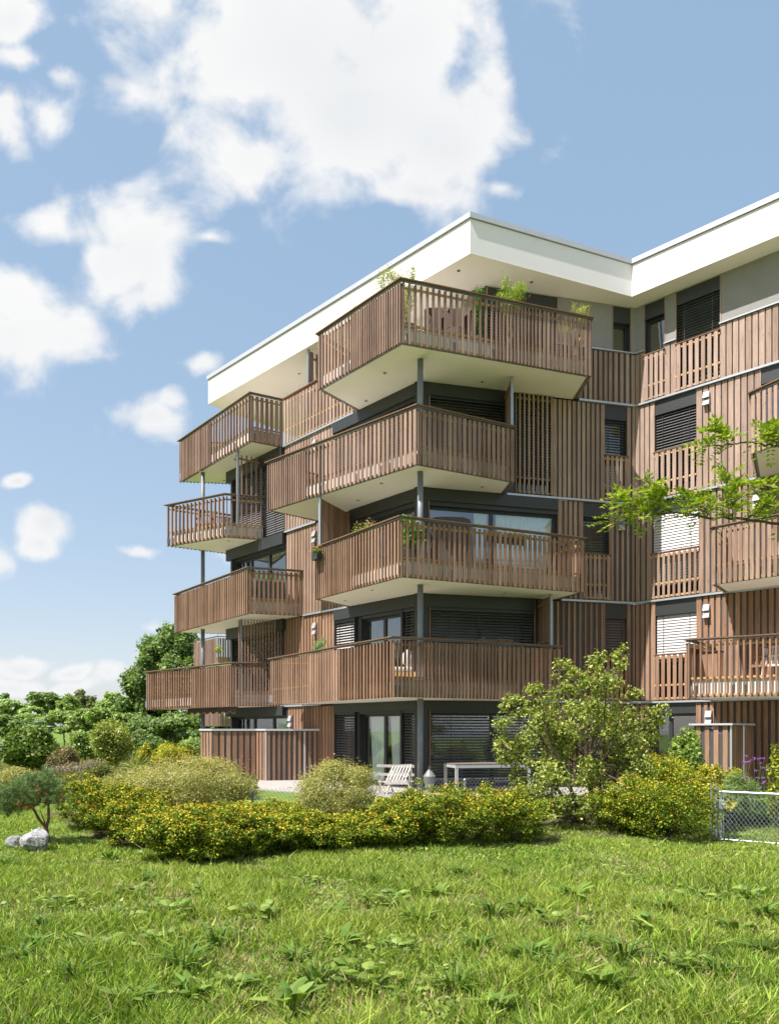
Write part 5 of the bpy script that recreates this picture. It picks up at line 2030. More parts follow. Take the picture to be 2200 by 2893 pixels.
# ================================================================== PATIO
# storage cabinet / privacy wall, zigzag front
wp = WL.at(WL.t(900), 0.05)
C1 = Vector((-3.78, 23.9))
C2 = Vector((-4.15, 24.3))
C3 = Vector((-5.44, 23.97))
C4 = Vector((-5.94, 24.53))
t = thing('storage_cabinet', 'chest high zigzag storage cabinet of dark and brown boards with pale metal top', 'cabinet', (C1.x, C1.y, -0.15))
back = [wp + Vector((-0.6, 0.72)), Vector((-4.9, 26.2)), Vector((-5.6, 25.4))]
poly = [C4, C3, C2, C1, wp] + back
mb = MB()
mb.prism(poly, -0.10, zat(2061, 23.9) - 0.05)
body = mb.build('body', M_BACK, t)
mb = MB()
for a, b, w_ in ((C4, C3, 0.12), (C3, C2, 0.125), (C2, C1, 0.115), (C1, wp, 0.068)):
    d = (b - a).normalized()
    n2 = Vector((d.y, -d.x))
    if n2.y > 0 and abs(n2.y) > abs(n2.x):
        n2 = -n2
    Lg = (b - a).length
    n = max(2, int(round(Lg / (0.18 if w_ > 0.1 else 0.165))))
    for j in range(n):
        c = (j + 0.5) * Lg / n
        o = a + d * (c - w_ / 2) + n2 * 0.002
        mb.hexa((o.x, o.y, -0.04), (d.x * w_, d.y * w_, 0), (n2.x * 0.02, n2.y * 0.02, 0), (0, 0, zat(2061, 23.9) - 0.05 + 0.03))
mb.build('board_cladding', W_LOW, body)
mb = MB()
mb.prism(shrink(poly, -0.05), zat(2061, 23.9) - 0.045, zat(2061, 23.9) + 0.015)
mb.build('top', M_CAP, t)
mb = MB()
dd = (wp - C1).normalized()
for s in (0.0, 1.18):
    o = C1 + dd * s + Vector((-0.02, -0.03))
    mb.hexa((o.x, o.y, -0.05), (0.035, 0.01, 0), (-0.01, 0.02, 0), (0, 0, zat(2061, 23.9) - 0.02))
mb.build('corner_trim', M_CAP, t)
mb = MB()
mb.prism(shrink(poly, 0.03), -0.19, -0.10)
mb.build('plinth', M_PAVE, t)

# right hand cabinet under the right balconies
wr = WR.t(1990)
t = thing('storage_cabinet', 'tall board clad storage cabinet with flat metal top below the right hand balcony', 'cabinet', (atx(2062, 18.6), 18.6, 0))
Ca = WR.at(WR.t(1998), 0.06)
Cb = Ca + Vector((-0.696, -0.718)) * 0.0
C_f = Vector((atx(2062, 18.35), 18.35))
C_l = C_f + Vector((-0.718, 0.696)) * 0.86
C_r = C_f + Vector((0.70, 0.70)) * 1.25
poly = [C_l, C_f, C_r, C_l + Vector((0.70, 0.70)) * 1.25]
ztop = zat(2044, 18.4)
mb = MB()
mb.prism(poly, 0.0, ztop - 0.05)
body = mb.build('body', M_BACK, t)
mb = MB()
for a, b, w_ in ((C_l, C_f, 0.11), (C_f, C_r, 0.06)):
    d = (b - a).normalized()
    n2 = Vector((d.y, -d.x))
    Lg = (b - a).length
    n = int(round(Lg / (0.20 if w_ > 0.1 else 0.11)))
    for j in range(n):
        o = a + d * ((j + 0.5) * Lg / n - w_ / 2) + n2 * 0.002
        mb.hexa((o.x, o.y, 0.02), (d.x * w_, d.y * w_, 0), (n2.x * 0.02, n2.y * 0.02, 0), (0, 0, ztop - 0.08))
mb.build('board_cladding', W_LOW, body)
mb = MB()
mb.prism(shrink(poly, -0.09), ztop - 0.045, ztop)
mb.build('top', M_CAP, t)
mb = MB()
for q in (C_f, C_f.lerp(C_r, 0.62)):
    mb.hexa((q.x - 0.015, q.y - 0.05, 0.0), (0.035, 0, 0), (0, 0.024, 0), (0, 0, ztop - 0.05))
mb.build('corner_trim', M_CAP, t)

# patio table
t = thing('patio_table', 'long patio table with grey metal legs and wooden top in front of the dark blinds', 'table', (atx(1360, 19.4), 19.4, 0))
ta_ = Vector((atx(1287, 18.75), 18.75))
e1 = Vector((0.97, 0.245))
e2 = Vector((-0.245, 0.97))
ztab = zat(2158, 19.0)
Lt, Wt = 1.95, 0.92
mb = MB()
for i in range(7):
    o = ta_ + e2 * (i * Wt / 7 + 0.004)
    mb.hexa((o.x, o.y, ztab - 0.028), (e1.x * Lt, e1.y * Lt, 0), (e2.x * (Wt / 7 - 0.008), e2.y * (Wt / 7 - 0.008), 0), (0, 0, 0.028))
mb.build('table_top', wood('wood_table', (0.13, 0.105, 0.09), (0.20, 0.165, 0.145)), t)
mb = MB()
for (s, f) in (((0, 0), (Lt, 0.05)), ((0, Wt - 0.05), (Lt, 0.05)), ((0, 0.05), (0.05, Wt - 0.1)), ((Lt - 0.05, 0.05), (0.05, Wt - 0.1))):
    o = ta_ + e1 * s[0] + e2 * s[1]
    mb.hexa((o.x, o.y, ztab - 0.10), (e1.x * f[0], e1.y * f[0], 0), (e2.x * f[1], e2.y * f[1], 0), (0, 0, 0.068))
mb.build('apron', M_TABLE, t)
for s in ((0, 0), (Lt - 0.07, 0), (0, Wt - 0.07), (Lt - 0.07, Wt - 0.07)):
    mb = MB()
    o = ta_ + e1 * (s[0] + 0.003) + e2 * (s[1] + 0.003)
    mb.hexa((o.x, o.y, 0.0), (e1.x * 0.066, e1.y * 0.066, 0), (e2.x * 0.066, e2.y * 0.066, 0), (0, 0, ztab - 0.101))
    mb.build('leg', M_TABLE, t)

# slatted deck chair and the bench behind it
def bar(mb, a, b, w, h):
    a, b = Vector(a), Vector(b)
    d = (b - a)
    s = d.cross(Vector((0, 0, 1)))
    s = s.normalized() if s.length > 1e-5 else Vector((1, 0, 0))
    u = s.cross(d).normalized()
    mb.hexa(a - s * w / 2 - u * h / 2, d, s * w, u * h)


Yd = 18.35
dc = thing('deck_chair', 'silvery wooden deck chair with slatted reclining back on the patio', 'chair', (atx(1135, Yd), Yd, 0))
bl, br_ = pt(1090, 2209, Yd - 0.05), pt(1142, 2210, Yd - 0.05)
tl, tr_ = pt(1112, 2163, Yd + 0.35), pt(1162, 2161, Yd + 0.35)
mb = MB()
for i in range(7):
    f = i / 6
    bar(mb, bl.lerp(br_, f), tl.lerp(tr_, f), 0.035, 0.016)
mb.build('backrest', W_GREY, dc)
mb = MB()
for f in (0.06, 0.5, 0.97):
    bar(mb, bl.lerp(tl, f) + Vector((-0.02, 0.014, 0.014)), br_.lerp(tr_, f) + Vector((0.02, 0.014, 0.014)), 0.05, 0.018)
mb.build('crossbars', W_GREY, dc)
mb = MB()
for i in range(7):
    f = i / 6
    a = pt(1080, 2209, Yd - 0.05).lerp(pt(1090, 2216, Yd - 0.5), f)
    bar(mb, a, a + Vector((0.52, 0, 0)), 0.05, 0.016)
mb.build('seat', W_GREY, dc)
for a, b in ((pt(1096, 2196, Yd - 0.1), Vector((atx(1114, 18.1), 18.1, 0))), (pt(1142, 2190, Yd), Vector((atx(1168, 18.2), 18.2, 0))),
             (tl, Vector((atx(1092, 18.5), 18.5, 0))), (tr_, Vector((atx(1150, 18.6), 18.6, 0)))):
    mb = MB()
    bar(mb, a, b, 0.04, 0.022)
    mb.build('leg', W_GREY, dc)
Yb = 19.1
bn = thing('garden_bench', 'pale slatted garden bench behind the deck chair by the glass door', 'bench', (atx(1118, Yb), Yb, 0))
mb = MB()
for py in (2164, 2188):
    a = pt(1064, py, Yb)
    bar(mb, a, pt(1170, py + 2, Yb), 0.02, 0.065)
mb.build('backrest', W_GREY, bn)
mb = MB()
for i in range(5):
    a = pt(1068, 2208, Yb) + Vector((0, -0.08 * i - 0.02, 0.0))
    bar(mb, a, a + Vector((0.85, 0, 0)), 0.065, 0.02)
mb.build('seat', W_GREY, bn)
for px, dy in ((1072, 0.05), (1162, 0.05), (1074, -0.38), (1160, -0.38)):
    mb = MB()
    x = atx(px, Yb)
    mb.box(x - 0.022, Yb + dy - 0.022, 0, x + 0.022, Yb + dy + 0.022, zat(2160, Yb) if dy > 0 else 0.285)
    mb.build('leg', W_GREY, bn)
Yl = 19.3
t = thing('garden_ornament', 'grey cone shaped ornament with narrow neck beside the corner column', 'ornament', (atx(1213, Yl), Yl, 0))
mb = MB()
mb.lathe((atx(1213, Yl), Yl, 0), [(0.10, 0), (0.12, 0.20), (0.15, 0.36), (0.155, 0.40), (0.045, 0.56), (0.03, 0.58), (0.03, 0.64), (0.036, 0.645), (0.036, 0.655)], 20)
mb.build('cone', M_LAMPGREY, t)
# little path lights far left
for px, Yv, lab in ((141, 34, 'slim grey path light nearest the large leaved shrub'), (108, 40, 'slim grey path light with flat cap farther back in the meadow')):
    t = thing('path_light', lab, 'garden lamp', (atx(px, Yv), Yv, -0.03), 'path lights in the meadow')
    mb = MB()
    x = atx(px, Yv)
    zt2 = zat(2054 if px > 120 else 2040, Yv)
    mb.tube([(x, Yv, -0.05), (x, Yv, zt2)], 0.035, 8)
    mb.build('post', M_LAMPGREY, t)
    mb = MB()
    mb.lathe((x, Yv, zt2 - 0.01), [(0.14, 0), (0.16, 0.02), (0.12, 0.06)], 14)
    mb.build('cap', M_LAMPGREY, t)


# ================================================================== THINGS ON THE BALCONIES
def deck(k):
    return ZS[k] + 0.375


def potted(name, label, cat, px, Y, k, potr, poth, lum, n, L, W, pal, group=None, pot=None, up=0.3, seed=1, extra=None):
    X = atx(px, Y)
    z = deck(k)
    t = thing(name, label, cat, (X, Y, z), group)
    if potr:
        mb = MB()
        mb.lathe((X, Y, z), [(potr * 0.72, 0), (potr, poth), (potr * 0.93, poth + 0.001), (potr * 0.88, poth - 0.05)], 20)
        mb.build('pot', pot or M_POT_G, t)
    rng = np.random.default_rng(seed)
    ll = []
    for a, b, ra_, rb_ in lum:
        y = Y + rng.uniform(-0.1, 0.1)
        ll.append((atx(a, y), y, zat(b, y), ra_ / F * y, ra_ / F * y, rb_ / F * y))
    c, d, r, V = cloud_leaves(rng, ll, n, L, W, up=up, shell=0.45, jag=0.25)
    quads_mesh('foliage', V, pick(rng, pal, n), M_LEAF, t)
    mb = MB()
    rs = random.Random(seed)
    stems(mb, (X, Y, z + poth * 0.8), [(q[0] + rs.uniform(-.5, .5) * q[3], q[1], q[2] + rs.uniform(0, .6) * q[5]) for q in ll for _ in range(3)], 0.007, 5, 0.03, rs)
    mb.build('stems', M_STEM, t)
    return t


BAM = [(0.30, 0.33, 0.04), (0.38, 0.38, 0.06), (0.22, 0.27, 0.035), (0.46, 0.42, 0.12)]
PG = 'potted plants on the topmost corner balcony'
potted('bamboo', 'tall yellow green bamboo in a grey pot at the front corner of the topmost balcony', 'potted plant', 1153, 19.6, 4, 0.23, 0.42,
       [(1150, 830, 22, 60), (1165, 780, 12, 40), (1120, 785, 34, 26), (1095, 780, 26, 24), (1075, 800, 18, 22), (1140, 870, 22, 40), (1168, 760, 8, 18)], 2600, 0.075, 0.013, BAM, PG, up=0.2, seed=3)
potted('bamboo', 'trailing bamboo sprigs poking over the left rail of the topmost balcony', 'potted plant', 998, 20.9, 4, 0.15, 0.3,
       [(998, 895, 14, 14), (1002, 870, 8, 14), (990, 910, 10, 10)], 260, 0.06, 0.014, BAM, PG, seed=4)
potted('cypress', 'narrow dark green cypress in a pot in the middle of the topmost balcony', 'potted plant', 1352, 19.95, 4, 0.16, 0.32,
       [(1352, 915, 15, 40), (1358, 850, 16, 34), (1352, 830, 13, 22), (1348, 880, 17, 36)], 2600, 0.05, 0.022, [(0.09, 0.20, 0.025), (0.15, 0.27, 0.035), (0.06, 0.14, 0.02)], PG, seed=5)
potted('bamboo', 'dense bushy bamboo above the middle of the front rail of the topmost balcony', 'potted plant', 1450, 20.15, 4, 0.2, 0.35,
       [(1450, 830, 34, 28), (1425, 800, 14, 22), (1470, 815, 22, 24), (1440, 860, 34, 34), (1412, 835, 14, 12)], 2600, 0.075, 0.016, [(0.28, 0.38, 0.05), (0.40, 0.46, 0.08), (0.20, 0.29, 0.035)], PG, seed=6)
potted('bamboo', 'sparse wispy bamboo at the right end of the topmost balcony', 'potted plant', 1640, 20.75, 4, 0.2, 0.4,
       [(1640, 880, 22, 18), (1655, 870, 14, 12), (1620, 870, 10, 24), (1645, 900, 24, 18), (1600, 925, 30, 22)], 900, 0.085, 0.011, [(0.36, 0.40, 0.07), (0.46, 0.46, 0.12)], PG, seed=7)
for px, w, lab in ((1232, 0.30, 'dark brown wicker tub chair nearest the corner of the topmost balcony'), (1290, 0.36, 'dark brown wicker tub chair right of its twin on the topmost balcony')):
    Y = 19.95
    X = atx(px, Y)
    t = thing('wicker_chair', lab, 'chair', (X, Y, deck(4)), 'wicker chairs on the topmost balcony')
    mb = MB()
    z0 = deck(4)
    i0 = len(mb.v)
    seg = 22
    prof = [(w * 0.92, 0.0), (w * 1.0, 0.25), (w * 0.98, 0.45)]
    mb.lathe((X, Y, z0), prof, seg)
    mb.build('seat', M_WICKER, t, smooth=False)
    mb = MB()
    i0 = len(mb.v)
    for j in range(seg + 1):
        a = math.pi * (-0.35 + 1.7 * j / seg)
        hgt_ = 0.70 + 0.55 * math.sin(math.pi * j / seg) ** 0.8
        for rr, z in ((w * 1.0, 0.452), (w * 1.04, hgt_), (w * 0.88, hgt_), (w * 0.84, 0.452)):
            mb.v.append(Vector((X + rr * math.cos(a + 0.0), Y + rr * math.sin(a), z0 + z)))
    for j in range(seg):
        for s in range(4):
            s2 = (s + 1) % 4
            mb.f.append((i0 + j * 4 + s, i0 + (j + 1) * 4 + s, i0 + (j + 1) * 4 + s2, i0 + j * 4 + s2))
    mb.build('backrest', M_WICKER, t)

# third storey balcony: plant, covered barbecue, flower boxes
potted('leafy_plant', 'lush round leaved plant in a dark planter at the corner of the third floor balcony', 'potted plant', 1160, 19.5, 2, 0.24, 0.45,
       [(1160, 1500, 28, 34), (1150, 1475, 22, 18), (1180, 1510, 18, 28), (1140, 1520, 18, 22), (1165, 1535, 26, 18)], 1500, 0.075, 0.055,
       [(0.16, 0.29, 0.04), (0.24, 0.37, 0.06), (0.11, 0.21, 0.03)], pot=M_POT_D, seed=8)
Y = 20.1
t = thing('covered_barbecue', 'barbecue under a dark brown weather cover on the third floor balcony', 'barbecue', (atx(1265, Y), Y, deck(2)))
mb = MB()
x0, x1 = atx(1206, Y), atx(1330, Y)
z0 = deck(2)
zt3 = zat(1468, Y)
pr = []
for f, dz in ((0.0, -0.16), (0.06, -0.05), (0.2, 0.0), (0.5, 0.005), (0.8, -0.01), (0.95, -0.06), (1.0, -0.18)):
    pr.append((x0 + (x1 - x0) * f, zt3 + dz))
i0 = len(mb.v)
for yy in (Y - 0.28, Y + 0.28):
    mb.v.append(Vector((x0 - 0.03, yy, z0 + 0.02)))
    for x, z in pr:
        mb.v.append(Vector((x, yy, z)))
    mb.v.append(Vector((x1 + 0.03, yy, z0 + 0.02)))
k = len(pr) + 2
mb.f.append(tuple(i0 + j for j in range(k)))
mb.f.append(tuple(i0 + k + j for j in range(k))[::-1])
for j in range(k):
    j2 = (j + 1) % k
    mb.f.append((i0 + j, i0 + k + j, i0 + k + j2, i0 + j2))
mb.build('cover', M_COVER, t, bevel=0.02)
mb = MB()
mb.tube([(atx(1214, Y), Y - 0.31, zat(1505, Y)), (atx(1222, Y), Y - 0.33, zat(1530, Y)), (atx(1212, Y), Y - 0.32, zat(1560, Y))], 0.012, 6)
mb.build('tie_cord', M_STEEL, t)


def flower_box(label, k, P, dr, length, seed, bloom, group='flower boxes hung on the balcony rails', green=((0.10, 0.17, 0.03), (0.15, 0.22, 0.04)), hgt=0.26, fl=26, zo=1.22):
    z = ZS[k] + zo
    d = Vector(dr).normalized()
    nn = Vector((-d.y, d.x))
    P = Vector(P)
    t = thing('flower_box', label, 'flower box', (P.x, P.y, z), group)
    mb = MB()
    o = P - d * length / 2
    mb.hexa((o.x, o.y, z), (d.x * length, d.y * length, 0), (nn.x * 0.16, nn.y * 0.16, 0), (0, 0, 0.17))
    mb.build('box', M_POT_D, t)
    rng = np.random.default_rng(seed)
    lum = [(P.x + d.x * s + nn.x * 0.08, P.y + d.y * s + nn.y * 0.08, z + 0.17 + rng.uniform(0.02, hgt * 0.5), 0.11, 0.10, hgt * 0.5) for s in np.linspace(-length / 2, length / 2, 7)]
    c, dd, r, V = cloud_leaves(rng, lum, 520, 0.05, 0.035, jag=0.3)
    quads_mesh('foliage', V, pick(rng, list(green), 520), M_LEAF, t)
    if bloom:
        c, dd, r, V = cloud_leaves(rng, [(q[0], q[1], q[2] + 0.05, q[3] * 1.15, q[4] * 1.15, q[5] * 1.1) for q in lum], fl * 5, 0.035, 0.035, shell=0.1, jag=0.1)
        quads_mesh('blossoms', V, pick(rng, bloom, fl * 5), M_LEAF, t)
    return t


Z3, L3 = BALC['main3']
p = L3[1].lerp(L3[2], 0.55)
flower_box('flower box with tall pale pink roses on the third floor corner balcony', 2, p + Vector((0.14, 0.10)), L3[2] - L3[1], 0.9, 31, [(0.70, 0.32, 0.32), (0.75, 0.45, 0.40)], green=((0.22, 0.27, 0.04), (0.14, 0.21, 0.03)), hgt=0.42)
p = L3[2].lerp(L3[3], 0.57)
flower_box('flower box with red and pink geraniums on the third floor front rail', 2, p + Vector((-0.03, 0.13)), L3[3] - L3[2], 1.1, 32, [(0.55, 0.03, 0.06), (0.72, 0.30, 0.34)], hgt=0.12, zo=1.12)
p = L3[1].lerp(L3[2], 0.06)
flower_box('small flower box with orange blossoms outside the far left rail on the third floor', 2, p + Vector((-0.10, -0.22)), L3[2] - L3[1], 0.3, 33, [(0.65, 0.28, 0.14)], hgt=0.16, fl=10, zo=1.02)
Z2, L2 = BALC['main2']
p = L2[1].lerp(L2[2], 0.40)
flower_box('box of bright green leafy plants on the left rail of the first floor corner balcony', 1, p + Vector((0.13, 0.12)), L2[2] - L2[1], 0.55, 34, None, green=((0.10, 0.22, 0.06), (0.16, 0.30, 0.09)), hgt=0.5)

# lounge sofa on the first floor balcony
Y = 20.0
z0 = deck(1)
t = thing('lounge_sofa', 'low timber lounge sofa with cream cushions on the first floor corner balcony', 'sofa', (atx(1110, Y), Y, z0))
x0, x1 = atx(1072, Y), atx(1176, Y)
mb = MB()
mb.box(x0, Y - 0.3, z0 + 0.16, x1, Y - 0.26, z0 + 0.30)
mb.box(x0, Y + 0.3, z0 + 0.16, x1, Y + 0.34, z0 + 0.30)
for i in range(6):
    xx = x0 + 0.02 + i * (x1 - x0 - 0.08) / 5
    mb.box(xx, Y - 0.255, z0 + 0.24, xx + 0.05, Y + 0.295, z0 + 0.27)
mb.build('frame', W_BATTEN, t)
for xx in (x0, x1 - 0.06):
    for yy in (Y - 0.25, Y + 0.24):
        mb = MB()
        mb.box(xx + 0.003, yy, z0, xx + 0.057, yy + 0.05, z0 + 0.235)
        mb.build('leg', W_BATTEN, t)
mb = MB()
mb.box(x0 + 0.02, Y - 0.29, z0 + 0.305, x1 - 0.1, Y + 0.29, z0 + 0.43)
mb.build('seat_cushion', M_CUSHION, t, bevel=0.04)
t = thing('pillow', 'white pillow propped upright on the lounge sofa', 'pillow', (atx(1152, Y), Y, z0 + 0.43))
mb = MB()
mb.blob((atx(1152, Y), Y, z0 + 0.66), (0.15, 0.09, 0.24), 3, 0.05, 3)
mb.build('pillow', M_CUSHION, t, smooth=True)
Y = 21.0
t = thing('red_towel', 'red cloth hanging behind the slats at the right end of the first floor balcony', 'cloth', (atx(1512, Y), Y, zat(1900, Y)))
mb = MB()
i0 = len(mb.v)
for j in range(9):
    for py in (1862, 1905):
        x = atx(1499 + j * 3.4, Y)
        mb.v.append(Vector((x, Y + 0.02 * math.sin(j * 1.7), zat(py + 2 * math.sin(j), Y))))
        mb.v.append(Vector((x, Y + 0.012 + 0.02 * math.sin(j * 1.7), zat(py + 2 * math.sin(j), Y))))
for j in range(8):
    a = i0 + j * 4
    mb.f += [(a, a + 4, a + 6, a + 2), (a + 1, a + 3, a + 7, a + 5), (a, a + 1, a + 5, a + 4), (a + 2, a + 6, a + 7, a + 3)]
mb.build('cloth', M_RED, t)
t = thing('drying_rack', 'slim steel rack that carries the red cloth on the first floor balcony', 'rack', (atx(1512, Y), Y, deck(1)))
mb = MB()
for px in (1494, 1531):
    mb.tube([(atx(px, Y), Y + 0.03, deck(1)), (atx(px, Y), Y + 0.03, zat(1860, Y))], 0.01, 6)
mb.tube([(atx(1492, Y), Y + 0.006, zat(1861, Y)), (atx(1533, Y), Y + 0.006, zat(1861, Y))], 0.008, 6)
mb.build('rack', M_STEEL, t)
# twisted driftwood laid along the rail
t = thing('driftwood', 'twisted brown driftwood lying along the front rail of the first floor corner balcony', 'driftwood', (atx(1378, 20.0), 20.0, ZS[1] + 1.45))
mb = MB()
rs = random.Random(44)
a0, b0 = L2[2].lerp(L2[3], 0.47), L2[2].lerp(L2[3], 0.70)
for k in range(7):
    f = k / 7 + rs.uniform(0, 0.06)
    p = a0.lerp(b0, f)
    q = a0.lerp(b0, min(f + 0.22, 1.0))
    zz = ZS[1] + 1.47
    mb.tube([v3(p + Vector((0, 0.03)), zz), v3(p.lerp(q, 0.5) + Vector((0.02, 0.05)), zz + rs.uniform(0.0, 0.04)), v3(q + Vector((0, 0.02)), zz + rs.uniform(0.0, 0.11))], [0.022, 0.028, 0.010], 7)
mb.build('driftwood', W_RAIL, t)

# left stack
Zl, Ll = BALC['left3']
p = Ll[2].lerp(Ll[3], 0.45) + Vector((-0.15, 0.35))
t = thing('planter', 'long dark planter full of grasses on the second floor left balcony', 'planter', (p.x, p.y, deck(2)))
d = (Ll[3] - Ll[2]).normalized()
nn = Vector((-d.y, d.x))
o = p - d * 0.5
mb = MB()
mb.hexa((o.x, o.y, deck(2)), (d.x * 1.0, d.y * 1.0, 0), (nn.x * 0.3, nn.y * 0.3, 0), (0, 0, 0.72))
mb.build('box', M_POT_D, t)
rng = np.random.default_rng(51)
lum = [(o.x + d.x * s + nn.x * .15, o.y + d.y * s + nn.y * .15, deck(2) + 0.82, 0.13, 0.13, 0.16) for s in (0.1, 0.3, 0.5, 0.7, 0.9)]
c, dd, r, V = cloud_leaves(rng, lum, 900, 0.12, 0.012, up=1.2)
quads_mesh('foliage', V, pick(rng, [(0.22, 0.26, 0.09), (0.30, 0.31, 0.13), (0.15, 0.20, 0.05)], 900), M_LEAF, t)
Zl, Ll = BALC['left4']
p = Ll[1].lerp(Ll[2], 0.35) + Vector((0.5, 0.7))
t = thing('wooden_chair', 'brown wooden armchair behind the slats of the second highest left balcony', 'chair', (p.x, p.y, deck(3)))
mb = MB()
z0 = deck(3)
mb.box(p.x - 0.3, p.y - 0.3, z0 + 0.38, p.x + 0.3, p.y + 0.3, z0 + 0.43)
mb.build('seat', W_RAIL, t)
mb = MB()
for i in range(5):
    x = p.x - 0.27 + i * 0.12
    bar(mb, (x, p.y + 0.27, z0 + 0.45), (x, p.y + 0.46, z0 + 1.05), 0.06, 0.02)
bar(mb, (p.x - 0.32, p.y + 0.475, z0 + 1.02), (p.x + 0.34, p.y + 0.475, z0 + 1.02), 0.03, 0.06)
mb.build('backrest', W_RAIL, t)
for sx in (-0.3, 0.26):
    mb = MB()
    bar(mb, (p.x + sx + 0.02, p.y - 0.33, z0 + 0.64), (p.x + sx + 0.02, p.y + 0.30, z0 + 0.66), 0.06, 0.025)
    mb.build('armrest', W_RAIL, t)
    for yy in (-0.3, 0.25):
        mb = MB()
        mb.box(p.x + sx + 0.003, p.y + yy + 0.003, z0, p.x + sx + 0.043, p.y + yy + 0.043, z0 + (0.375 if yy > 0 else 0.375))
        mb.build('leg', W_RAIL, t)
Zl, Ll = BALC['left2']
p = Vector((atx(697, 26.6), 26.6))
t = thing('balcony_cupboard', 'black cupboard standing behind the open slats of the lowest left balcony', 'cupboard', (p.x, p.y, deck(1)))
mb = MB()
mb.box(p.x - 0.24, p.y - 0.2, deck(1), p.x + 0.24, p.y + 0.2, zat(1905, 26.4))
cb = mb.build('body', M_DARK, t, bevel=0.01)
mb = MB()
mb.box(p.x - 0.22, p.y - 0.215, deck(1) + 0.05, p.x - 0.01, p.y - 0.203, zat(1907, 26.4))
mb.box(p.x + 0.01, p.y - 0.215, deck(1) + 0.05, p.x + 0.22, p.y - 0.203, zat(1907, 26.4))
mb.build('doors', M_POT_D, t)
# right balcony, folded chairs and cupboard
z0 = deck(1)
for px, lab, m_ in ((2136, 'brown lattice backed folding chair leaning on the boards of the lowest right balcony', W_RAIL), (2172, 'silvery slatted folding chair leaning on the boards of the lowest right balcony', W_GREY)):
    tt = WR.t(px + 20)
    a = WR.at(tt, 0.10)
    t = thing('folding_chair', lab, 'chair', (a.x, a.y, z0), 'folded chairs on the lowest right balcony')
    mb = MB()
    for s in (-0.22, 0.22):
        q = WR.at(tt + s, 0.42)
        q2 = WR.at(tt + s, 0.10)
        bar(mb, v3(q, z0), v3(q2, z0 + 1.0), 0.045, 0.03)
    mb.build('legs', m_, t)
    mb = MB()
    for i in range(6):
        s = -0.17 + i * 0.068
        q = WR.at(tt + s, 0.275)
        q2 = WR.at(tt + s, 0.115)
        bar(mb, v3(q, z0 + 0.45), v3(q2, z0 + 0.95), 0.04, 0.015)
    for f in (0.46, 0.70, 0.94):
        q = WR.at(tt - 0.2, 0.42 - 0.32 * f + 0.016)
        q2 = WR.at(tt + 0.2, 0.42 - 0.32 * f + 0.016)
        bar(mb, v3(q, z0 + f), v3(q2, z0 + f), 0.02, 0.05)
    mb.build('backrest', m_, t)
p = Vector((atx(1975, 19.9), 19.9))
t = thing('balcony_cupboard', 'brown board clad cupboard at the left end of the lowest right balcony', 'cupboard', (p.x, p.y, z0))
mb = MB()
mb.hexa((p.x - 0.25, p.y, z0), (0.72 * 0.7, -0.696 * 0.7, 0), (0.696 * 0.35, 0.718 * 0.35, 0), (0, 0, 0.78))
mb.build('body', W_LOW, t)
mb = MB()
mb.hexa((p.x - 0.27, p.y - 0.02, z0 + 0.782), (0.72 * 0.74, -0.696 * 0.74, 0), (0.696 * 0.39, 0.718 * 0.39, 0), (0, 0, 0.03))
mb.build('top', M_POT_D, t)

# ================================================================== THE NEXT WING, FAR LEFT
WG2 = thing('distant_wing', 'distant wing of slatted balconies seen between the left balconies and columns', 'apartment building', (atx(640, 45), 45, 0))
for (h0, h1, pts) in ((ZS[2], ZS[2] + 1.45, [(548, 44.5), (615, 42.0), (715, 43.5)]), (ZS[1] - 0.55, ZS[1] + 0.9, [(577, 43.5), (622, 42.0), (720, 43.5)])):
    pp = [Vector((atx(px, Y), Y)) for px, Y in pts]
    mb = MB()
    ip = offset_line(pp, 0.15)
    mb.prism(ip + [Vector((ip[-1].x + 2, 47)), Vector((ip[0].x + 0.5, 47.5))], h0, h0 + 0.35)
    sl = mb.build('balcony', M_SOFFIT, WG2)
    mb = MB()
    for i in range(2):
        A, B = pp[i], pp[i + 1]
        d = (B - A).normalized()
        nn = Vector((-d.y, d.x))
        n = int((B - A).length / 0.15)
        for j in range(n):
            o = A + d * (j * 0.15)
            wd = 0.085 if (i == 0 or j % 2) else 0.105
            mb.hexa((o.x, o.y, h0), (d.x * wd, d.y * wd, 0), (nn.x * 0.04, nn.y * 0.04, 0), (0, 0, h1 - h0 - 0.1))
    s_ = mb.build('railing_slats', W_SLAT, sl)
    mb = MB()
    ribbon(mb, pp, -0.04, 0.12, h1 - 0.03, h1)
    mb.build('handrail', W_RAIL, sl)
for px in (612, 700):
    mb = MB()
    mb.lathe((atx(px, 43.6), 43.6, -0.05), [(0.07, 0), (0.07, ZS[2])], 12)
    mb.build('column', M_LAMPGREY, WG2)
mb = MB()
mb.box(atx(668, 47), 47.0, -0.1, atx(900, 47), 48.0, ZS[4])
w_ = mb.build('wall', M_BACK, WG2)
mb = MB()
x = atx(668, 47)
while x < atx(900, 47):
    mb.box(x, 46.97, 0, x + 0.11, 46.999, ZS[4])
    x += 0.16
mb.build('board_cladding', W_MID, w_)
rng = np.random.default_rng(61)
q = pt(618, 1836, 41.7)
t = thing('hanging_plant', 'yellow green hanging plant on the rail of the distant wing', 'hanging plant', q)
c, d, r, V = cloud_leaves(rng, [(q.x, q.y - 0.1, q.z, 0.22, 0.2, 0.22)], 420, 0.1, 0.03)
quads_mesh('foliage', V, pick(rng, [(0.28, 0.34, 0.06), (0.36, 0.38, 0.10)], 420), M_LEAF, t)
mb = MB()
mb.tube([(q.x, q.y - 0.1, q.z), (q.x, q.y + 0.05, ZS[2] + 1.45)], 0.01, 5)
mb.build('hook', M_STEEL, t)

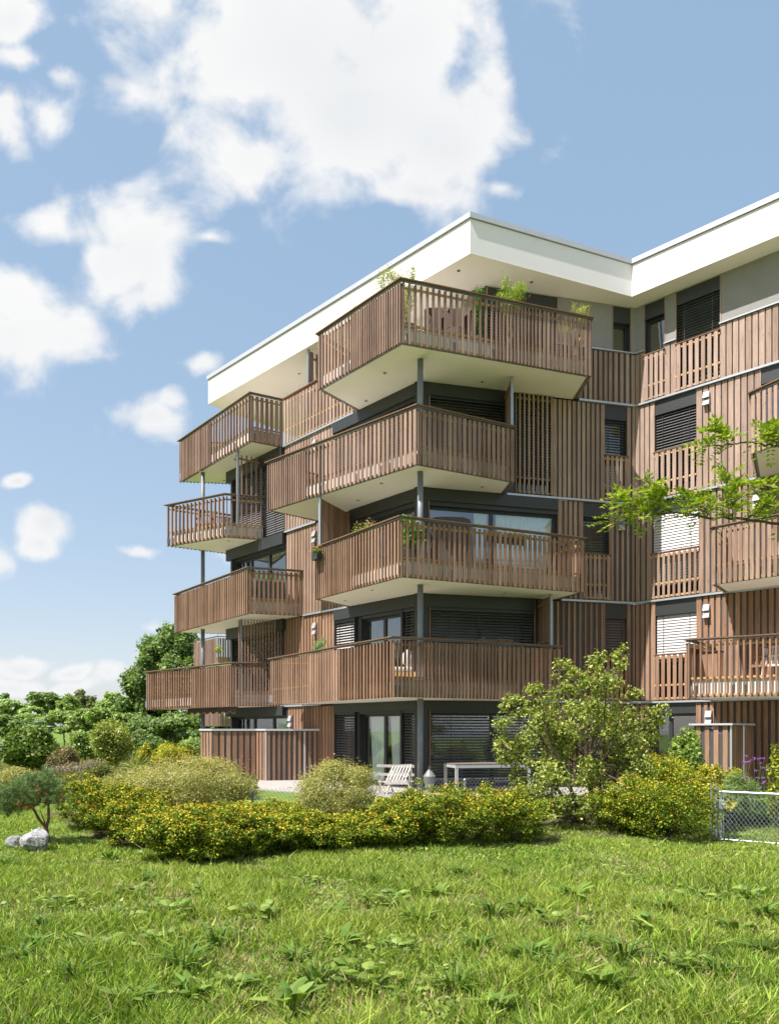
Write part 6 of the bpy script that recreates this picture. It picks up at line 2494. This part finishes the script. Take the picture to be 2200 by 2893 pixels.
# ================================================================== LIGHT, SKY, CAMERA
ELEV, SX, SY = R(59), -0.845, -0.535
sun_dir = Vector((SX * math.cos(ELEV), SY * math.cos(ELEV), math.sin(ELEV))).normalized()
sd = bpy.data.lights.new('sun', 'SUN')
sd.energy = 5.0
sd.angle = R(0.53)
sd.color = (1.0, 0.972, 0.935)
so = bpy.data.objects.new('sun', sd)
COL.objects.link(so)
so.rotation_euler = (-sun_dir).to_track_quat('-Z', 'Y').to_euler()
so.location = (-20, -20, 40)

world = bpy.data.worlds.new('World')
scene.world = world
world.use_nodes = True
nt = world.node_tree
for n_ in list(nt.nodes):
    nt.nodes.remove(n_)
out = node(nt, 'ShaderNodeOutputWorld')
bg = node(nt, 'ShaderNodeBackground')
nt.links.new(bg.outputs[0], out.inputs['Surface'])
sky = node(nt, 'ShaderNodeTexSky', sky_type='NISHITA')
sky.sun_disc = False
sky.sun_elevation = ELEV
sky.sun_rotation = math.atan2(SX, SY)
sky.altitude = 400
sky.air_density = 1.0
sky.dust_density = 1.6
sky.ozone_density = 1.0
tc = node(nt, 'ShaderNodeTexCoord')
sep = node(nt, 'ShaderNodeSeparateXYZ')
nt.links.new(tc.outputs['Generated'], sep.inputs[0])


def M(op, a, b=None, c=None, clamp=False):
    n_ = node(nt, 'ShaderNodeMath', operation=op)
    n_.use_clamp = clamp
    for i, v in enumerate((a, b, c)):
        if v is None:
            continue
        if isinstance(v, (int, float)):
            n_.inputs[i].default_value = v
        else:
            nt.links.new(v, n_.inputs[i])
    return n_.outputs[0]


# clouds live in the northern sky: gnomonic coordinates of the view direction
yy = M('MAXIMUM', M('ABSOLUTE', sep.outputs['Y']), 0.08)
u_ = M('DIVIDE', sep.outputs['X'], yy)
v_ = M('DIVIDE', sep.outputs['Z'], yy)
comb = node(nt, 'ShaderNodeCombineXYZ')
nt.links.new(u_, comb.inputs[0])
nt.links.new(v_, comb.inputs[1])
# offset pattern for the sky behind, so that it does not mirror
nt.links.new(M('MULTIPLY', M('LESS_THAN', sep.outputs['Y'], 0.0), 7.3), comb.inputs[2])
nz1 = node(nt, 'ShaderNodeTexNoise')
nz1.inputs['Scale'].default_value = 9.0
nz1.inputs['Detail'].default_value = 12
nz1.inputs['Roughness'].default_value = 0.53
nz1.inputs['Distortion'].default_value = 0.25
nt.links.new(comb.outputs[0], nz1.inputs['Vector'])
nz2 = node(nt, 'ShaderNodeTexNoise')
nz2.inputs['Scale'].default_value = 2.2
nz2.inputs['Detail'].default_value = 3
nt.links.new(comb.outputs[0], nz2.inputs['Vector'])
fbm = M('SUBTRACT', nz1.outputs['Fac'], 0.5)
nzw = node(nt, 'ShaderNodeTexNoise')
nzw.inputs['Scale'].default_value = 6.0
nzw.inputs['Detail'].default_value = 6
nt.links.new(comb.outputs[0], nzw.inputs['Vector'])
sw = node(nt, 'ShaderNodeSeparateColor')
nt.links.new(nzw.outputs['Color'], sw.inputs[0])
uw = M('ADD', u_, M('MULTIPLY', M('SUBTRACT', sw.outputs[0], 0.5), 0.11))
vw = M('ADD', v_, M('MULTIPLY', M('SUBTRACT', sw.outputs[1], 0.5), 0.10))
CL = [(900, 60, 520, 280, 1.0), (860, 150, 460, 260, 1.0), (820, 220, 330, 230, 1.0), (1020, 330, 420, 230, 1.0), (1250, 380, 230, 210, 1.0), (700, 440, 170, 110, 0.85), (1180, 560, 190, 70, 0.8), (450, 20, 160, 130, 0.85), (1420, 520, 110, 60, 0.7), (1390, 240, 110, 150, 0.8),
      (160, 645, 130, 90, 0.9), (395, 690, 180, 145, 1.0), (300, 745, 130, 80, 0.92), (440, 810, 110, 60, 0.65),
      (30, 860, 140, 115, 0.95), (150, 935, 160, 95, 0.95), (40, 980, 150, 90, 0.9),
      (420, 1180, 125, 75, 0.9), (490, 1130, 70, 50, 0.75), (580, 1010, 100, 50, 0.5), (620, 650, 90, 40, 0.45),
      (160, 1500, 85, 70, 0.88), (130, 1560, 70, 40, 0.7), (65, 1345, 55, 35, 0.8), (0, 1580, 50, 70, 0.85),
      (30, 60, 120, 90, 0.68), (190, 235, 60, 50, 0.72), (10, 330, 80, 80, 0.78), (120, 310, 120, 100, 0.5), (70, 190, 120, 60, 0.5),
      (40, 1850, 90, 32, 0.85), (40, 1910, 120, 30, 0.8), (215, 1876, 70, 26, 0.85), (220, 1926, 100, 28, 0.8), (330, 1905, 60, 40, 0.8), (130, 1968, 200, 22, 0.75), (440, 1765, 60, 28, 0.7),
      (400, 1570, 70, 26, 0.5), (620, 1590, 60, 50, 0.7)]
acc = None
for px, py, rx, ry, am in CL:
    a = M('MULTIPLY', M('SUBTRACT', uw, (px - 1100) / F), F / rx)
    b = M('MULTIPLY', M('SUBTRACT', vw, (HZ - py) / F), F / ry)
    r_ = M('SQRT', M('ADD', M('MULTIPLY', a, a), M('MULTIPLY', b, b)))
    val = M('MINIMUM', M('SUBTRACT', 1.10 + (am - 1.0) * 0.9, r_), 0.95)
    acc = val if acc is None else M('SMOOTH_MAX', acc, val, 0.3)
# distant clouds elsewhere in the sky
front = M('GREATER_THAN', sep.outputs['Y'], 0.0)
other = M('MULTIPLY', M('MULTIPLY', M('SUBTRACT', nz2.outputs['Fac'], 0.55), 5.0), M('SUBTRACT', 1.0, front))
acc = M('ADD', M('MULTIPLY', acc, front), other)
dens = M('ADD', acc, M('MULTIPLY', fbm, 2.9))
mr = node(nt, 'ShaderNodeMapRange')
mr.interpolation_type = 'SMOOTHSTEP'
mr.inputs['From Min'].default_value = -0.22
mr.inputs['From Max'].default_value = 0.58
nt.links.new(dens, mr.inputs['Value'])
present = M('MULTIPLY', mr.outputs['Result'], M('GREATER_THAN', sep.outputs['Z'], 0.0))
# cloud body: bright rim, slightly grey thick middle
thick = node(nt, 'ShaderNodeMapRange')
thick.inputs['From Min'].default_value = 0.0
thick.inputs['From Max'].default_value = 1.0
nt.links.new(M('MULTIPLY', M('MULTIPLY', acc, 1.1, clamp=True), M('MULTIPLY_ADD', M('SUBTRACT', nz2.outputs['Fac'], 0.5), 4.0, 0.55, clamp=True)), thick.inputs['Value'])
cc = node(nt, 'ShaderNodeMix', data_type='RGBA')
nt.links.new(thick.outputs['Result'], cc.inputs['Factor'])
CLOUD = 3.45
cc.inputs[6].default_value = (CLOUD * 1.0, CLOUD * 1.0, CLOUD * 1.0, 1)
cc.inputs[7].default_value = (CLOUD * 0.86, CLOUD * 0.885, CLOUD * 0.91, 1)
skym = node(nt, 'ShaderNodeMix', data_type='RGBA', blend_type='MULTIPLY')
skym.inputs['Factor'].default_value = 1
skym.inputs[7].default_value = (0.50, 0.36, 0.26, 1)
nt.links.new(sky.outputs[0], skym.inputs[6])
skyc = node(nt, 'ShaderNodeMix', data_type='RGBA', blend_type='ADD')
skyc.inputs['Factor'].default_value = 1
skyc.inputs[7].default_value = (0.68, 1.17, 1.78, 1)
nt.links.new(skym.outputs[2], skyc.inputs[6])
mixs = node(nt, 'ShaderNodeMix', data_type='RGBA')
nt.links.new(present, mixs.inputs['Factor'])
nt.links.new(skyc.outputs[2], mixs.inputs[6])
nt.links.new(cc.outputs[2], mixs.inputs[7])
nt.links.new(mixs.outputs[2], bg.inputs['Color'])
bg.inputs['Strength'].default_value = 0.15

cam = bpy.data.cameras.new('camera')
cam.sensor_fit = 'HORIZONTAL'
cam.sensor_width = 24.0
cam.lens = 24.0
cam.shift_y = (HZ - 2893 / 2) / 2200.0
cam.clip_end = 4000
cam.clip_start = 0.05
co = bpy.data.objects.new('camera', cam)
COL.objects.link(co)
co.location = (0, 0, H)
co.rotation_euler = (R(90), 0, 0)
scene.camera = co

vs = scene.view_settings
vs.view_transform = 'Standard'
vs.look = 'None'
vs.exposure = 0.90
vs.gamma = 1.0
scene.cycles.max_bounces = 8
scene.cycles.transparent_max_bounces = 12
scene.cycles.diffuse_bounces = 4
scene.cycles.caustics_reflective = False
scene.cycles.caustics_refractive = False
